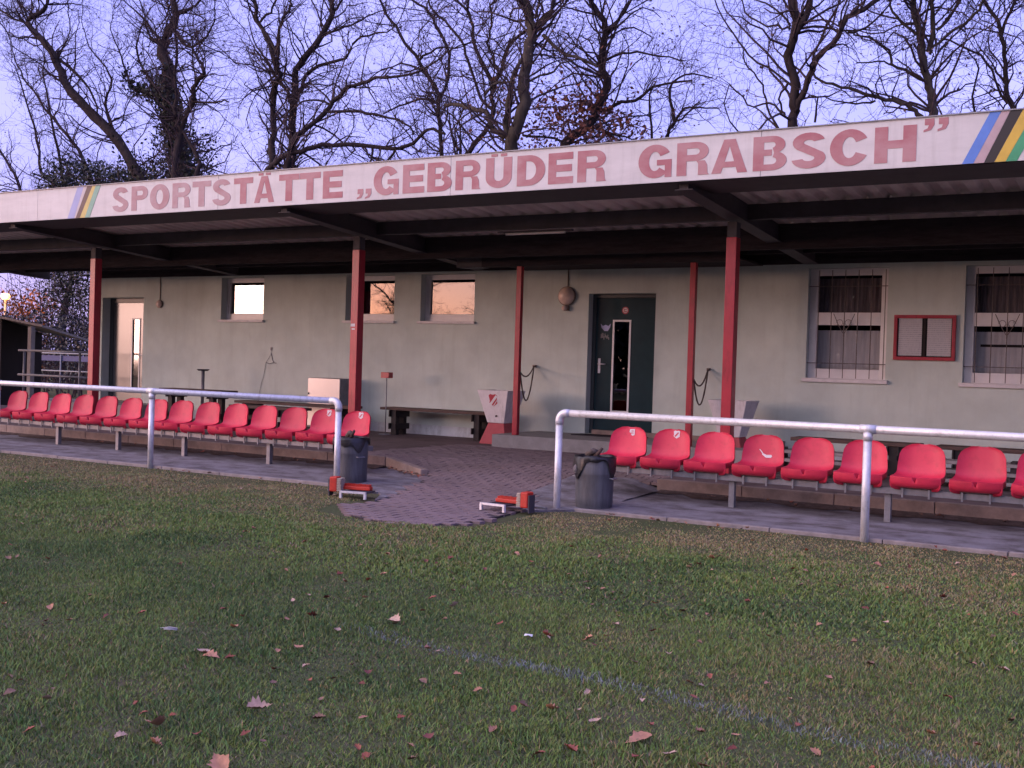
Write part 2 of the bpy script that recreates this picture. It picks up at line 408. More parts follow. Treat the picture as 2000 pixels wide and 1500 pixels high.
pathR = structure(strip('gravel_path', [(-5.52, 9.62), (-5.35, 9.75), (-5.1, 10.07), (18, 10.07), (18, 11.86), (-5.0, 11.86), (-6.0, 11.86), (-6.08, 11.1), (-5.9, 10.5)], M['asphalt'], zstrip))

mb = MB(); nx_ = 14; ny_ = 12
for i in range(nx_ + 1):
    for j in range(ny_ + 1):
        x = -6.15 + 1.15 * i / nx_; y = 10.75 + 1.26 * j / ny_
        k = min(1, max(0, (-4.99 - x) / .45)); k = k * k * (3 - 2 * k)
        edge = min(1, j / 2.0)
        z = zstrip(y) * (1 - k) + max(zpave(y), zstrip(y)) * k + (.008 + .012 * float(fbm(np.array([x * 6]), np.array([y * 6]), 8)[0])) * edge - .004 * (1 - edge) - (.006 if i == 0 else 0)
        mb.v.append((x, y, z))
for i in range(nx_):
    for j in range(ny_): a = i * (ny_ + 1) + j; mb.f.append((a, a + ny_ + 1, a + ny_ + 2, a + 1))
structure(mb.build('soil', M['asphalt'], smooth=True))
structure(MB().box(-6.05, -5.05, 12.005, 12.10, -0.1, 0.145).build('soil', M['soil']))

def blob_strip(name, y_c, w, x0, x1, zf, m, seed, dz):
    mb = MB(); rr = random.Random(seed); x = x0; pts = []
    while x < x1:
        pts.append((x, y_c - w * rr.uniform(0.2, 1.0), y_c)); x += rr.uniform(0.12, 0.35)
    for (xa, a0, a1), (xb, b0, b1) in zip(pts, pts[1:]):
        mb.add([(xa, a0, zf(a0) + dz), (xb, b0, zf(b0) + dz), (xb, b1, zf(b1) + dz + 0.02), (xa, a1, zf(a1) + dz + 0.02)], [(0, 1, 2, 3)])
    return mb.build(name, m)
structure(blob_strip('soil', 11.858, 0.36, -30, -8.7, zstrip, M['soil'], 3, 0.006))
structure(blob_strip('soil', 11.858, 0.36, -5.0, 12, zstrip, M['soil'], 4, 0.006))

# edging stones of the paths (pieces of the path)
def stones(parent, name, x0, x1, y0, y1, z0, z1, step, m, phase=0.0):
    x = x0; k = 0; me = None
    while x < x1 - 0.05:
        xe = min(x + step, x1)
        o = MB().box(x + 0.004, xe - 0.004, y0, y1, z0, z1 + random.uniform(-0.004, 0.004)).build(name, m, parent, bevel=0.006)
        x = xe; k += 1
stones(pathL, 'edging_stone', -16.0, -8.0, 10.02, 10.075, -0.05, 0.036, 1.0, M['edging'])
stones(pathR, 'edging_stone', -5.15, 0.95, 10.02, 10.075, -0.05, 0.036, 1.0, M['edging'])
for e in list(pathL.children) + list(pathR.children): pass

# raised terrace in front of the clubhouse
tb = MB()
tb.box(-45, -9.6, 11.955, 16.3, -0.1, Z_TER); tb.box(-5.05, 18, 11.955, 16.3, -0.1, Z_TER); tb.box(-9.6, -5.05, 14.75, 16.3, -0.1, Z_TER)
terrace = structure(tb.build('terrace', M['terrace']))
stones(terrace, 'kerb_stone', -20.60, -8.88, 11.86, 11.955, -0.02, Z_TER + 0.004, 0.9777, M['kerb'])
stones(terrace, 'kerb_stone', -5.05, 2.0, 11.86, 11.955, -0.02, Z_TER + 0.004, 1.0, M['kerb'])
# last kerb stone bends forward and drops to the paving
mk = MB()
mk.hexa([(-8.872, 11.86, -0.02), (-7.96, 11.36, -0.02), (-7.90, 11.44, -0.02), (-8.84, 11.955, -0.02)],
        [(-8.872, 11.86, 0.204), (-7.96, 11.36, 0.135), (-7.90, 11.44, 0.135), (-8.84, 11.955, 0.204)])
mk.build('kerb_stone', M['kerb'], terrace, bevel=0.012)

# paving of the entrance
paving = structure(strip('paving', PAVE, M['joint'], zpave, -0.010))
cells = []
ph = 0.104; pw = 0.206
row = 0; y = 8.0
while y < 14.75:
    x = -9.7 + (row % 2) * pw / 2
    while x < -5.0:
        cx = x + pw / 2; cy = y + ph / 2
        if inpoly(cx, cy, PAVE):
            cells.append((x, y))
        x += pw
    y += ph; row += 1
def paver_geo(mb, x, y, ox=0, oy=0, oz=0, seed=0):
    g = 0.007; n = 0.012
    z = [zpave(y + g), zpave(y + ph - g)]
    j = random.uniform(-0.0025, 0.0025)
    # waisted eight sided block, as interlocking pavers are
    q = [(g, g), (pw / 2 - .02, g), (pw / 2, g + n), (pw / 2 + .02, g), (pw - g, g), (pw - g, ph - g), (pw / 2 + .02, ph - g), (pw / 2, ph - g - n), (pw / 2 - .02, ph - g), (g, ph - g)]
    top = [(x + a - ox, y + b - oy, zpave(y + b) + j - oz) for a, b in q]
    bot = [(p[0], p[1], p[2] - 0.03) for p in top]
    k = len(q)
    mb.add(top + bot, [tuple(range(k))] + [(i, i + k, (i + 1) % k + k, (i + 1) % k) for i in range(k)])
cells.sort(key=lambda c: c[1] + 0.15 * abs(c[0] + 6.3))
for (x, y) in cells[:300]:
    mb = MB(); paver_geo(mb, x, y, x, y, zpave(y))
    mb.build('paver', M['paver'], paving, loc=(x, y, zpave(y)))
mb = MB()
for (x, y) in cells[300:]: paver_geo(mb, x, y)
stuff(mb.build('pavers', M['paver'], paving))

# ------------------------------------------------------------------ grass blades
gm = bpy.data.materials.new('grass_blade'); gm.use_nodes = True
t = gm.node_tree; b = t.nodes['Principled BSDF']; at = t.nodes.new("ShaderNodeVertexColor"); at.layer_name = 'tint'
t.links.new(at.outputs[0], b.inputs['Base Color']); b.inputs['Roughness'].default_value = 0.7; b.inputs['Specular IOR Level'].default_value = 0.2
def grass(N, x0, x1, y0, y1, hmin, hmax, wmul, keep, seed):
    r = np.random.default_rng(seed)
    x = r.uniform(x0, x1, N); y = r.uniform(y0, y1, N)
    k = keep(x, y, r.random(N)); x = x[k]; y = y[k]; n = len(x)
    bare = np.clip((y - 7.6 + 2.2 * (fbm(x * 1.3, y * 1.3, 21) - 0.5)) / 2.0, 0, 1)
    patch = fbm(x * 0.9 + 9, y * 0.9, 31)
    h = r.uniform(hmin, hmax, n) * (0.45 + 1.05 * fbm(x * 2.6, y * 2.6, 41)) * (1 - 0.45 * bare)
    w = r.uniform(0.0025, 0.005, n) * wmul
    a = r.uniform(0, 2 * np.pi, n); la = r.uniform(0, 2 * np.pi, n); lean = r.uniform(0.2, 1.1, n) * h
    dx = np.cos(a) * w; dy = np.sin(a) * w; lx = np.cos(la) * lean; ly = np.sin(la) * lean
    z = lawn_z(x, y) - 0.004
    V = np.empty((n, 5, 3), np.float32)
    V[:, 0] = np.stack([x - dx, y - dy, z], 1); V[:, 1] = np.stack([x + dx, y + dy, z], 1)
    V[:, 2] = np.stack([x + dx * .7 + lx * .35, y + dy * .7 + ly * .35, z + h * .6], 1)
    V[:, 3] = np.stack([x - dx * .7 + lx * .35, y - dy * .7 + ly * .35, z + h * .6], 1)
    V[:, 4] = np.stack([x + lx, y + ly, z + h], 1)
    i = np.arange(n)[:, None] * 5
    green = np.stack([0.125 + 0.07 * r.random(n), 0.180 + 0.08 * r.random(n), 0.048 + 0.03 * r.random(n)], 1)
    dry = np.stack([0.24 + 0.12 * r.random(n), 0.20 + 0.08 * r.random(n), 0.10 + 0.05 * r.random(n)], 1)
    dk = np.stack([0.070 + 0.04 * r.random(n), 0.120 + 0.05 * r.random(n), 0.040 + 0.02 * r.random(n)], 1)
    pd = np.clip((patch - 0.55) * 3.5, 0, 1) * 0.5 + bare * 0.95
    isdry = (r.random(n) < np.clip(pd, 0.05, 0.9))[:, None]
    isdk = (r.random(n) < np.clip((0.50 - patch) * 4, 0, 0.6))[:, None]
    c = np.where(isdry, dry, np.where(isdk, dk, green)) * np.array([0.98, 1.0, 0.98])
    # the old chalk touchline has whitened the blades it was sprayed on
    ly0 = 4.72 - 0.075 * (x + 3.8)
    chalk = (np.abs(y - ly0) < 0.045 + 0.05 * r.random(n)) & (r.random(n) < np.clip(0.22 + 0.50 * vnoise(x * 2, y * 2, 77), 0, 1) * np.clip((x + 3.9) / 0.8, 0, 1)) & (x > -3.9)
    c = np.where(chalk[:, None], np.array([0.25, 0.28, 0.26]) * (0.6 + 0.5 * r.random(n))[:, None], c)
    A = np.ones((n, 5, 4), np.float32); A[:, :, :3] = c[:, None, :]
    o = npmesh('grass', V.reshape(-1, 3), [np.concatenate([i, i + 1, i + 2, i + 3], 1), np.concatenate([i + 3, i + 2, i + 4], 1)], gm, attr=A.reshape(-1, 4))
    return stuff(o)
def in_view(x, y):  # the wedge of pitch in front of the camera, with a margin
    return (x > -1.62 * y - 1.6) & (x < -0.02 * y + 2.2)
def not_paved(x, y):
    # the lawn's ragged edge along the paving and the edging stones
    e = 9.98 + 0.10 * (fbm(x * 3, y * 0 + 3, 51) - 0.45)
    front = np.where((x > -7.3) & (x < -5.3), 8.75 - 0.75 * np.sqrt(np.clip(1 - ((x + 6.15) / 1.05) ** 2, 0, 1)), 99)
    front = np.where((x > -7.55) & (x <= -7.2), 9.1, front)
    front = front + 0.10 + 0.34 * (fbm(x * 4, y * 0 + 8, 52) - 0.5)
    return (y < e) & (y < front)
def keep_near(x, y, u): return in_view(x, y) & not_paved(x, y)
def keep_far(x, y, u):
    bare = fbm(x * 1.6, y * 1.6, 61) * 0.9 + np.clip((y - 8.7) / 1.3, 0, 1) * 0.55
    return in_view(x, y) & not_paved(x, y) & (u > np.clip((bare - 0.62) * 2.0, 0, 0.92))
grass(480000, -9.0, 2.4, 2.0, 6.0, 0.012, 0.031, 0.75, keep_near, 1)
grass(430000, -17.5, 2.4, 6.0, 10.1, 0.012, 0.032, 1.4, keep_far, 2)
# ------------------------------------------------------------------ clubhouse
WY = 16.2
club = thing('clubhouse', 'long pale green single storey clubhouse with lettered fascia and deep canopy on red posts', 'building', (-6, WY, Z_TER))
bpy.context.view_layer.update()
def cpart(mb, name, m, parent=club, **k):
    """geometry is written in world metres; the clubhouse's origin is taken off here"""
    mb.v = [(x + 6, y - WY, z - Z_TER) for x, y, z in mb.v]
    return mb.build(name, m, parent, **k)
openings = [(-16.24, -15.13, 2.18, 3.00), (-13.13, -12.03, 2.18, 3.00), (-11.46, -10.34, 2.18, 3.00), (-4.64, -3.52, 1.40, 2.98), (-2.51, -1.36, 1.40, 2.98), (-0.30, 0.85, 1.40, 2.98),
            (-19.68, -18.43, 0.45, 2.63), (-8.17, -7.01, 0.40, 2.64)]
xs = sorted({-19.9, 9.0} | {o[0] for o in openings} | {o[1] for o in openings})
zs = sorted({0.372, 3.11} | {o[2] for o in openings} | {o[3] for o in openings})
mb = MB()
for i in range(len(xs) - 1):
    # merge vertical runs of wall between openings
    run = None
    for j in range(len(zs) - 1):
        cx = (xs[i] + xs[i + 1]) / 2; cz = (zs[j] + zs[j + 1]) / 2
        hole = any(o[0] < cx < o[1] and o[2] < cz < o[3] for o in openings)
        if not hole: run = (zs[j] if run is None else run[0], zs[j + 1])
        if (hole or j == len(zs) - 2) and run:
            mb.box(xs[i], xs[i + 1], WY, WY + 0.30, run[0], run[1]); run = None
mb.box(-19.9, -19.6, WY + .3, 23, 0.1, 3.11)
mb.box(-19.9, 9.0, 23, 23.3, 0.1, 3.11)
cpart(mb, 'wall', M['wall'])
mb = MB()
for a, b in ((-19.9, -19.68), (-18.43, -8.17), (-7.01, 9.0)): mb.box(a, b, WY + 0.014, WY + 0.30, 0.15, 0.3715)
cpart(mb, 'plinth', M['plinth'])
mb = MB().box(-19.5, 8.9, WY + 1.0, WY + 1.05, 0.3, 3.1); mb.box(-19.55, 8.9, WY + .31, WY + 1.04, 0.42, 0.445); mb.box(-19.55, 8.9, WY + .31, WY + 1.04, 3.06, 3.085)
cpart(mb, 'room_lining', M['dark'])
mb = MB().box(-19.9, 9.0, WY - 0.06, WY, 3.04, 3.112)
cpart(mb, 'eave_board', M['dark_wood'])
mb = MB().box(-19.95, 9.0, WY - 0.02, WY + 0.06, 3.115, 3.32)
cpart(mb, 'wall_plate', M['dark_wood'])
def zsheet(y): return 3.60 - 0.068 * (y - 11)
# corrugated canopy sheet, ridges run from the fascia to the wall
XA, XB = -34.0, 9.0
mb = MB(); pitch = 0.25; x = XA; prof = []
while x < XB:
    prof += [(x, 0.0), (x + 0.10, 0.0), (x + 0.135, 0.04), (x + 0.215, 0.04)]; x += pitch
n = len(prof); YE = 16.25
vs = []
for yy in (11.06, YE):
    for px, pz in prof: vs.append((px, yy, zsheet(yy) + pz))
mb.add(vs, [(i, i + 1, i + 1 + n, i + n) for i in range(n - 1)])
roof = cpart(mb, 'canopy_roof', M['sheet'])
mb = MB(); mb.hexa([(XA, 11.07, zsheet(11) + .05), (XB, 11.07, zsheet(11) + .05), (XB, 16.3, zsheet(16.3) + .05), (XA, 16.3, zsheet(16.3) + .05)], [(XA, 11.07, zsheet(11) + .12), (XB, 11.07, zsheet(11) + .12), (XB, 16.3, zsheet(16.3) + .12), (XA, 16.3, zsheet(16.3) + .12)])
mb.box(-19.95, 9.0, 16.3, 23.4, 3.20, 3.34)
cpart(mb, 'roof', M['roof_top'])
# purlins
cpart(MB().box(XA, XB, 11.04, 11.86, 3.404, 3.535), 'purlin', M['steel_dark'])
cpart(MB().box(XA, XB, 13.06, 13.16, 3.275, 3.455), 'purlin', M['steel_dark'])
cpart(MB().box(XA, XB, 14.27, 14.37, 3.05, 3.372), 'purlin', M['dark_wood'])
cpart(MB().box(XA, XB, 15.40, 15.48, 3.12, 3.295), 'purlin', M['dark_wood'])
# rafters, one over each main post
POSTX = [-32.3, -26.75, -21.2, -15.65, -10.10, -4.55, 1.0, 6.55]
for px in POSTX:
    mb = MB(); a, b = px - 0.05, px + 0.05
    mb.hexa([(a, 11.15, 3.352), (b, 11.15, 3.352), (b, 16.0, 3.03), (a, 16.0, 3.03)], [(a, 11.15, 3.585), (b, 11.15, 3.585), (b, 16.0, 3.255), (a, 16.0, 3.255)])
    # lower flange
    mb.hexa([(a - .05, 11.15, 3.340), (b + .05, 11.15, 3.340), (b + .05, 16.0, 3.018), (a - .05, 16.0, 3.018)], [(a - .05, 11.15, 3.3515), (b + .05, 11.15, 3.3515), (b + .05, 16.0, 3.0295), (a - .05, 16.0, 3.0295)])
    cpart(mb, 'rafter', M['steel_dark'])
    if px < -21.5 or px > 2: continue
    x0 = px - 0.062; w = 0.125; y0 = 12.66
    mb = MB()
    # H section column: two flanges and a web set 2 mm in
    mb.box(x0, x0 + w, y0, y0 + 0.14, 0.15, 3.02)
    c = cpart(mb, 'column', M['red'], bevel=0.006)
    mb = MB().box(x0 + .006, x0 + w - .006, y0 + .006, y0 + .134, 3.0205, 3.20)
    mb.v = [(x + 6, y - WY, z - Z_TER) for x, y, z in mb.v]
    mb.build('column_head', M['steel_dark'], c)
    mb = MB().box(x0 - 0.05, x0 + w + 0.05, y0 - .04, y0 + .18, 0.195, 0.212)
    mb.v = [(x + 6, y - WY, z - Z_TER) for x, y, z in mb.v]
    mb.build('base_plate', M['red'], c)
    if abs(px + 10.1) < .1:   # small white sticker on the middle column
        mb = MB().box(px - .055, px + .02, y0 - .003, y0 - .0005, 1.93, 1.97); mb.box(px - .035, px + .02, y0 - .003, y0 - .0005, 1.885, 1.905)
        mb.v = [(x + 6, y - WY, z - Z_TER) for x, y, z in mb.v]
        mb.build('sticker', M['sticker'], c)
# thin porch columns and the dark beam they carry
for px in (-8.66, -5.86):
    cpart(MB().box(px - .04, px + .045, 14.79, 14.87, 0.395, 2.955), 'column', M['red'], bevel=0.004)
cpart(MB().box(-9.30, -5.30, 14.74, 14.92, 2.956, 3.262), 'porch_beam', M['dark_wood'])
cpart(MB().box(-9.78, -9.31, 14.76, 15.0, 2.95, 3.19), 'loudspeaker_box', M['steel_dark'], bevel=0.01)
cpart(MB().box(-9.3, -5.3, 15.0, 16.13, 3.02, 3.045), 'soffit', M['dark_wood'])
# fluorescent light under the second purlin (unlit)
mb = MB().box(-7.98, -6.86, 13.02, 13.10, 3.225, 3.245)
cpart(mb, 'strip_light', M['steel_dark'])
mb = MB().tube([(-7.86, 13.05, 3.208), (-6.96, 13.05, 3.208)], 0.016, 10)
cpart(mb, 'light_tube', M['sill'])
# entrance step and landing
step = cpart(MB().box(-9.01, -4.9, 14.72, WY + .0, 0.15, 0.392), 'entrance_step', M['concrete'], bevel=0.012)
cpart(MB().box(-8.0, -4.9, WY - .10, WY - .001, 0.393, 0.47), 'skirting', M['kerb'])
cpart(MB().box(-21.0, -17.6, 15.05, WY - .001, 0.15, 0.45), 'landing', M['concrete'], bevel=0.01)

# fascia with its panels, lettering and stripes
FZ0, FZ1 = 3.408, 3.862
fas = cpart(MB().box(XA, XB, 11.012, 11.038, FZ0 + .01, FZ1 - .005), 'fascia', M['steel_dark'])
px = -3.675 - 3.731 * 9
while px < XB - .5:
    xe = min(px + 3.731, XB)
    mb = MB().box(px + .003, xe - .003, 11.0, 11.0115, FZ0, FZ1)
    cpart(mb, 'panel', M['fascia'], fas); px += 3.731
cpart(MB().box(XA, XB, 10.985, 11.045, FZ1 + .0005, FZ1 + .012), 'top_trim', M['galv_dull'], fas)

def glyph(ch, w, h):
    """list of flat pieces (x,z polygons) making a heavy grotesque capital w by h metres"""
    P = []; sx = w * 0.32; bz = h * 0.222
    if ch in 'R': sx = w * .305
    def rect(a, b, c, d): P.append([(a, c), (b, c), (b, d), (a, d)])
    def band(cx, cz, ro, zo, ri, zi, a0, a1, n=14):
        for k in range(n):
            t0 = R_(a0 + (a1 - a0) * k / n); t1 = R_(a0 + (a1 - a0) * (k + 1) / n)
            P.append([(cx + ri * math.cos(t0), cz + zi * math.sin(t0)), (cx + ro * math.cos(t0), cz + zo * math.sin(t0)),
                      (cx + ro * math.cos(t1), cz + zo * math.sin(t1)), (cx + ri * math.cos(t1), cz + zi * math.sin(t1))])
    def ribbon(pts):
        for (x0, z0, a0, b0), (x1, z1, a1, b1) in zip(pts, pts[1:]): P.append([(x0, z0), (a0, b0), (a1, b1), (x1, z1)])
    base = {'Ä': 'A', 'Ü': 'U'}.get(ch, ch)
    if base == 'E':
        rect(0, sx, 0, h); rect(sx, w, 0, bz); rect(sx, w * .94, h / 2 - bz / 2, h / 2 + bz / 2); rect(sx, w * .98, h - bz, h)
    elif base == 'T':
        rect(0, w, h - bz, h); rect(w / 2 - sx * .52, w / 2 + sx * .52, 0, h - bz)
    elif base == 'H':
        rect(0, sx, 0, h); rect(w - sx, w, 0, h); rect(sx, w - sx, h * .5 - bz * .5, h * .5 + bz * .5)
    elif base == 'O':
        band(w / 2, h / 2, w / 2, h / 2 * 1.03, w / 2 - sx, h / 2 - bz * .92, 0, 360, 32)
    elif base == 'U':
        r = w / 2; zc = h * .36
        rect(0, sx, zc, h); rect(w - sx, w, zc, h); band(w / 2, zc, r, zc * 1.03, r - sx, zc - bz, 180, 360, 18)
    elif base == 'D':
        k = w * .42; rect(0, sx, 0, h); rect(sx, k, 0, bz * .9); rect(sx, k, h - bz * .9, h); band(k, h / 2, w - k, h / 2, w - k - sx, h / 2 - bz * .9, -90, 90, 18)
    elif base in 'PR':
        k = w * .58; zc = h * .715; ro = h - zc; rect(0, sx, 0, h); rect(sx, k, h - bz * .85, h); rect(sx, k, zc - ro, zc - ro + bz * .85)
        band(k, zc, w * .97 - k, ro, w * .97 - k - sx * .9, ro - bz * .85, -90, 90, 12)
        if base == 'R': P.append([(w * .66, 0), (w, 0), (w * .95, h * .06), (w * .93, h * .3), (w * .86, h * .43), (w * .60, h * .43), (w * .66, h * .34)])
    elif base == 'B':
        k = w * .56; rect(0, sx, 0, h)
        zm = h * .52; r1 = (h - zm) / 2; c1 = zm + r1; r2 = zm / 2
        u = bz * .80
        rect(sx, k, h - u, h); rect(sx, k, zm - u * .5, zm + u * .5); rect(sx, k, 0, u)
        band(k, c1 + u * -.12, w * .95 - k, r1 + u * .12, w * .95 - k - sx * .9, r1 + u * .12 - u, -80, 90, 12)
        band(k, r2 + u * .1, w - k, r2 + u * .1, w - k - sx * .95, r2 + u * .1 - u, -90, 80, 12)
    elif base == 'C':
        band(w / 2, h / 2, w / 2, h / 2 * 1.03, w / 2 - sx, h / 2 - bz * .92, 28, 332, 28)
    elif base == 'G':
        band(w / 2, h / 2, w / 2, h / 2 * 1.03, w / 2 - sx, h / 2 - bz * .92, 30, 318, 26)
        rect(w * .56, w, h * .37, h * .54); rect(w * .80, w, 0, h * .37)
    elif base == 'A':
        P.append([(0, 0), (w * .27, 0), (w * .5, h * .80), (w * .5, h), (w * .34, h)]); P.append([(w, 0), (w * .66, h), (w * .5, h), (w * .5, h * .80), (w * .73, 0)])
        rect(w * .30, w * .70, h * .17, h * .34)
    elif base == 'S':
        t0 = sx * 1.02; u = bz * .95; rx = w / 2; zc1 = h * .735; zc0 = h * .275
        cx = w / 2; ro1 = h * 1.015 - zc1; ro0 = zc0 + h * .015
        pts = []
        for k in range(13):
            a = R_(15 + (225 - 15) * k / 12); pts.append((cx + (rx * .95) * math.cos(a), zc1 + ro1 * math.sin(a), cx + (rx * .95 - t0) * math.cos(a), zc1 + (ro1 - u) * math.sin(a)))
        for k in range(13):
            a = R_(50 - (50 + 172) * k / 12)
            pts.append((cx + (rx - t0) * math.cos(a), zc0 + (ro0 - u) * math.sin(a) , cx + rx * math.cos(a), zc0 + ro0 * math.sin(a)))
        # the spine joins the two bowls
        pts[13] = ((pts[12][0] + pts[14][0]) / 2, (pts[12][1] + pts[14][1]) / 2, (pts[12][2] + pts[14][2]) / 2, (pts[12][3] + pts[14][3]) / 2)
        ribbon(pts)
    if ch in 'ÄÜ':
        for c in (.32, .68): rect(w * (c - .12), w * (c + .12), h * 1.035, h * 1.125)
    if ch in '„”':
        hh = h * .36; z0 = -h * .10 if ch == '„' else h * .77
        for c in (0, .55):
            a = w * c; b = a + w * .42
            P.append([(a + w * .04, z0 + hh * .52), (b, z0 + hh * .52), (b, z0 + hh), (a + w * .04, z0 + hh)])
            P.append([(b, z0 + hh * .52), (a + w * .2, z0 + hh * .52), (a + w * .16, z0 + hh * .28), (a, z0 + hh * .16), (a, z0), (a + w * .3, z0 + hh * .14)])
    return P
WORDS = [('S', -13.209, -12.879), ('P', -12.816, -12.474), ('O', -12.443, -12.059), ('R', -11.999, -11.645), ('T', -11.616, -11.27), ('S', -11.242, -10.905), ('T', -10.85, -10.512), ('Ä', -10.485, -10.139), ('T', -10.06, -9.724), ('T', -9.715, -9.37), ('E', -9.329, -9.009), ('„', -8.784, -8.555), ('G', -8.531, -8.153), ('E', -8.093, -7.778), ('B', -7.734, -7.385), ('R', -7.335, -6.989), ('Ü', -6.92, -6.572), ('D', -6.504, -6.141), ('E', -6.102, -5.789), ('R', -5.738, -5.385), ('G', -5.011, -4.632), ('R', -4.575, -4.216), ('A', -4.193, -3.813), ('B', -3.755, -3.41), ('S', -3.363, -3.025), ('C', -2.986, -2.611), ('H', -2.563, -2.18), ('”', -2.121, -1.895)]
LZ0, LH = 3.462, 0.342
for i, (ch, x0, x1) in enumerate(WORDS):
    mb = MB()
    for k, pol in enumerate(glyph(ch, x1 - x0, LH)):
        y = 10.9965 - 0.00012 * (k % 12)
        mb.prism_xz([(x0 + a, LZ0 + b) for a, b in pol], y, 10.9995)
    cpart(mb, 'letter', M['letter_old'] if i < 6 else M['letter'], fas)
    # paler ghost outline round every letter
def stripe(k, q, zz=(FZ0, FZ1)):
    a, b, c, d = q
    mb = MB(); mb.prism_xz([(a, zz[0]), (b, zz[0]), (c, zz[1]), (d, zz[1])], 10.9962, 10.9994)
    cpart(mb, 'stripe', M['s_' + k], fas)
for k, q in zip(('bluef', 'pinkf', 'blackf', 'yellowf', 'greenf'), [(-14.176, -14.03, -13.834, -13.967), (-14.028, -13.994, -13.756, -13.832), (-13.992, -13.906, -13.645, -13.754), (-13.904, -13.794, -13.574, -13.643), (-13.792, -13.693, -13.467, -13.572)]): stripe(k, q)
for k, q in zip(('blue', 'pink', 'black', 'yellow', 'green'), [(-1.773, -1.676, -1.454, -1.548), (-1.674, -1.587, -1.379, -1.452), (-1.585, -1.499, -1.276, -1.377), (-1.497, -1.405, -1.17, -1.274), (-1.403, -1.31, -1.075, -1.168)]): stripe(k, q)

# windows -----------------------------------------------------------------
def cbox(mb, name, m, parent, **k): return cpart(mb, name, m, parent, **k)
def small_window(x0, x1, z0=2.18, z1=3.00):
    yf = WY + 0.15; yb = yf + 0.07; st = 0.10; sb = 0.13; tp = 0.09
    mb = MB().box(x0 + .001, x0 + st, yf, yb, z0 + .001, z1 - .001).box(x1 - st, x1 - .001, yf, yb, z0 + .001, z1 - .001).box(x0 + st, x1 - st, yf, yb, z0 + .001, z0 + sb).box(x0 + st, x1 - st, yf, yb, z1 - tp, z1 - .001)
    f = cbox(mb, 'window', M['white'], club, bevel=0.004)
    mb = MB().add([(x0 + st - .004, yf + .035, z0 + sb - .004), (x1 - st + .004, yf + .035, z0 + sb - .004), (x1 - st + .004, yf + .035, z1 - tp + .004), (x0 + st - .004, yf + .035, z1 - tp + .004)], [(0, 1, 2, 3)])
    cbox(mb, 'pane', M['glass'], f, recalc=False)
    mb = MB().box(x0 - .04, x1 + .03, WY - .05, WY - .001, z0 - .045, z0 - .001).box(x0 + .001, x1 - .001, WY, yf - .001, z0 - .03, z0 + .004)
    cbox(mb, 'sill', M['sill'], f, bevel=0.004)
    mb = MB().box(x0 + .15, x1 - .15, yb + .05, yb + .06, z0 + .2, z0 + .24)
for o_ in openings[:3]: small_window(o_[0], o_[1])
def big_window(x0, x1, gap, z0=1.40, z1=2.98):
    yf = WY + 0.11; yb = yf + 0.07; st = 0.11
    bars = [(z0 + .001, z0 + .14), (2.17, 2.35), (z1 - .10, z1 - .001)]
    mb = MB().box(x0 + .001, x0 + st, yf, yb, z0 + .001, z1 - .001).box(x1 - st, x1 - .001, yf, yb, z0 + .001, z1 - .001)
    for a, b in bars: mb.box(x0 + st, x1 - st, yf, yb, a, b)
    f = cbox(mb, 'window', M['white'], club, bevel=0.004)
    for (a, b), g_ in (((bars[0][1], bars[1][0]), 'glass_dull'), ((bars[1][1], bars[2][0]), 'glass_dull')):
        mb = MB().add([(x0 + st - .004, yf + .035, a - .004), (x1 - st + .004, yf + .035, a - .004), (x1 - st + .004, yf + .035, b + .004), (x0 + st - .004, yf + .035, b + .004)], [(0, 1, 2, 3)])
        cbox(mb, 'pane', M[g_], f, recalc=False)
    mb = MB()   # pleated curtains behind the glass
    for zz0, zz1, mm, nm in ((z0 + .05, 2.10 , 'curtain', 'blind'), (2.30, z1 - .13, 'lace', 'curtain')):
        mb = MB(); n = 48
        for k in range(n + 1):
            x = x0 + .05 + (x1 - x0 - .1) * k / n; y = yb + .09 + .010 * math.sin(k * 1.7) * (1 if nm == 'curtain' else .4)
            zb = zz0
            mb.v += [(x, y, zb), (x, y, zz1)]
        mb.f = [(2 * k, 2 * k + 2, 2 * k + 3, 2 * k + 1) for k in range(n)]
        c = cbox(mb, nm, M[mm], f, smooth=True)
    if gap:
        cbox(MB().box(x0 + .18, x1 - .05, yb + .070, yb + .075, 1.895, 1.93), 'blind_rail', M['dark'], f)
    mb = MB().box(x0 - .04, x1 + .04, WY - .055, WY - .001, z0 - .055, z0 - .001).box(x0 + .001, x1 - .001, WY, yf - .001, z0 - .03, z0 + .004)
    cbox(mb, 'sill', M['sill'], f, bevel=0.004)
    # grille
    yg = WY + 0.03; n = 6; w = (x1 - x0 - .19) / (n - 1)
    for k in range(n):
        x = x0 + .15 + w * k
        cbox(MB().tube([(x, yg, z0 + .01), (x, yg, z1 - .03)], 0.006, 6), 'grille_bar', M['bar'], f)
    for z in (1.62, 2.72):
        cbox(MB().tube([(x0 + .002, yg + .013, z), (x1 - .002, yg + .013, z)], 0.006, 6), 'grille_bar', M['bar'], f)
    xc = x0 + .15 + w * 2
    mb = MB()
    for s in (-1, 1):
        mb.tube([(xc + s * .01, yg - .012, 2.05), (xc + s * .08, yg - .012, 2.17), (xc + s * .15, yg - .012, 2.33)], 0.005, 5)
        mb.tube([(xc + s * (.06 + .045 * math.cos(t * .7)), yg - .012, 2.20 + .045 * math.sin(t * .7)) for t in range(9)], 0.004, 5)
    mb.tube([(xc, yg - .012, 2.0), (xc, yg - .012, 2.2)], 0.008, 5)
    cbox(mb, 'grille_ornament', M['bar'], f)
big_window(-4.64, -3.52, False); big_window(-2.51, -1.36, True); big_window(-0.30, 0.85, True)

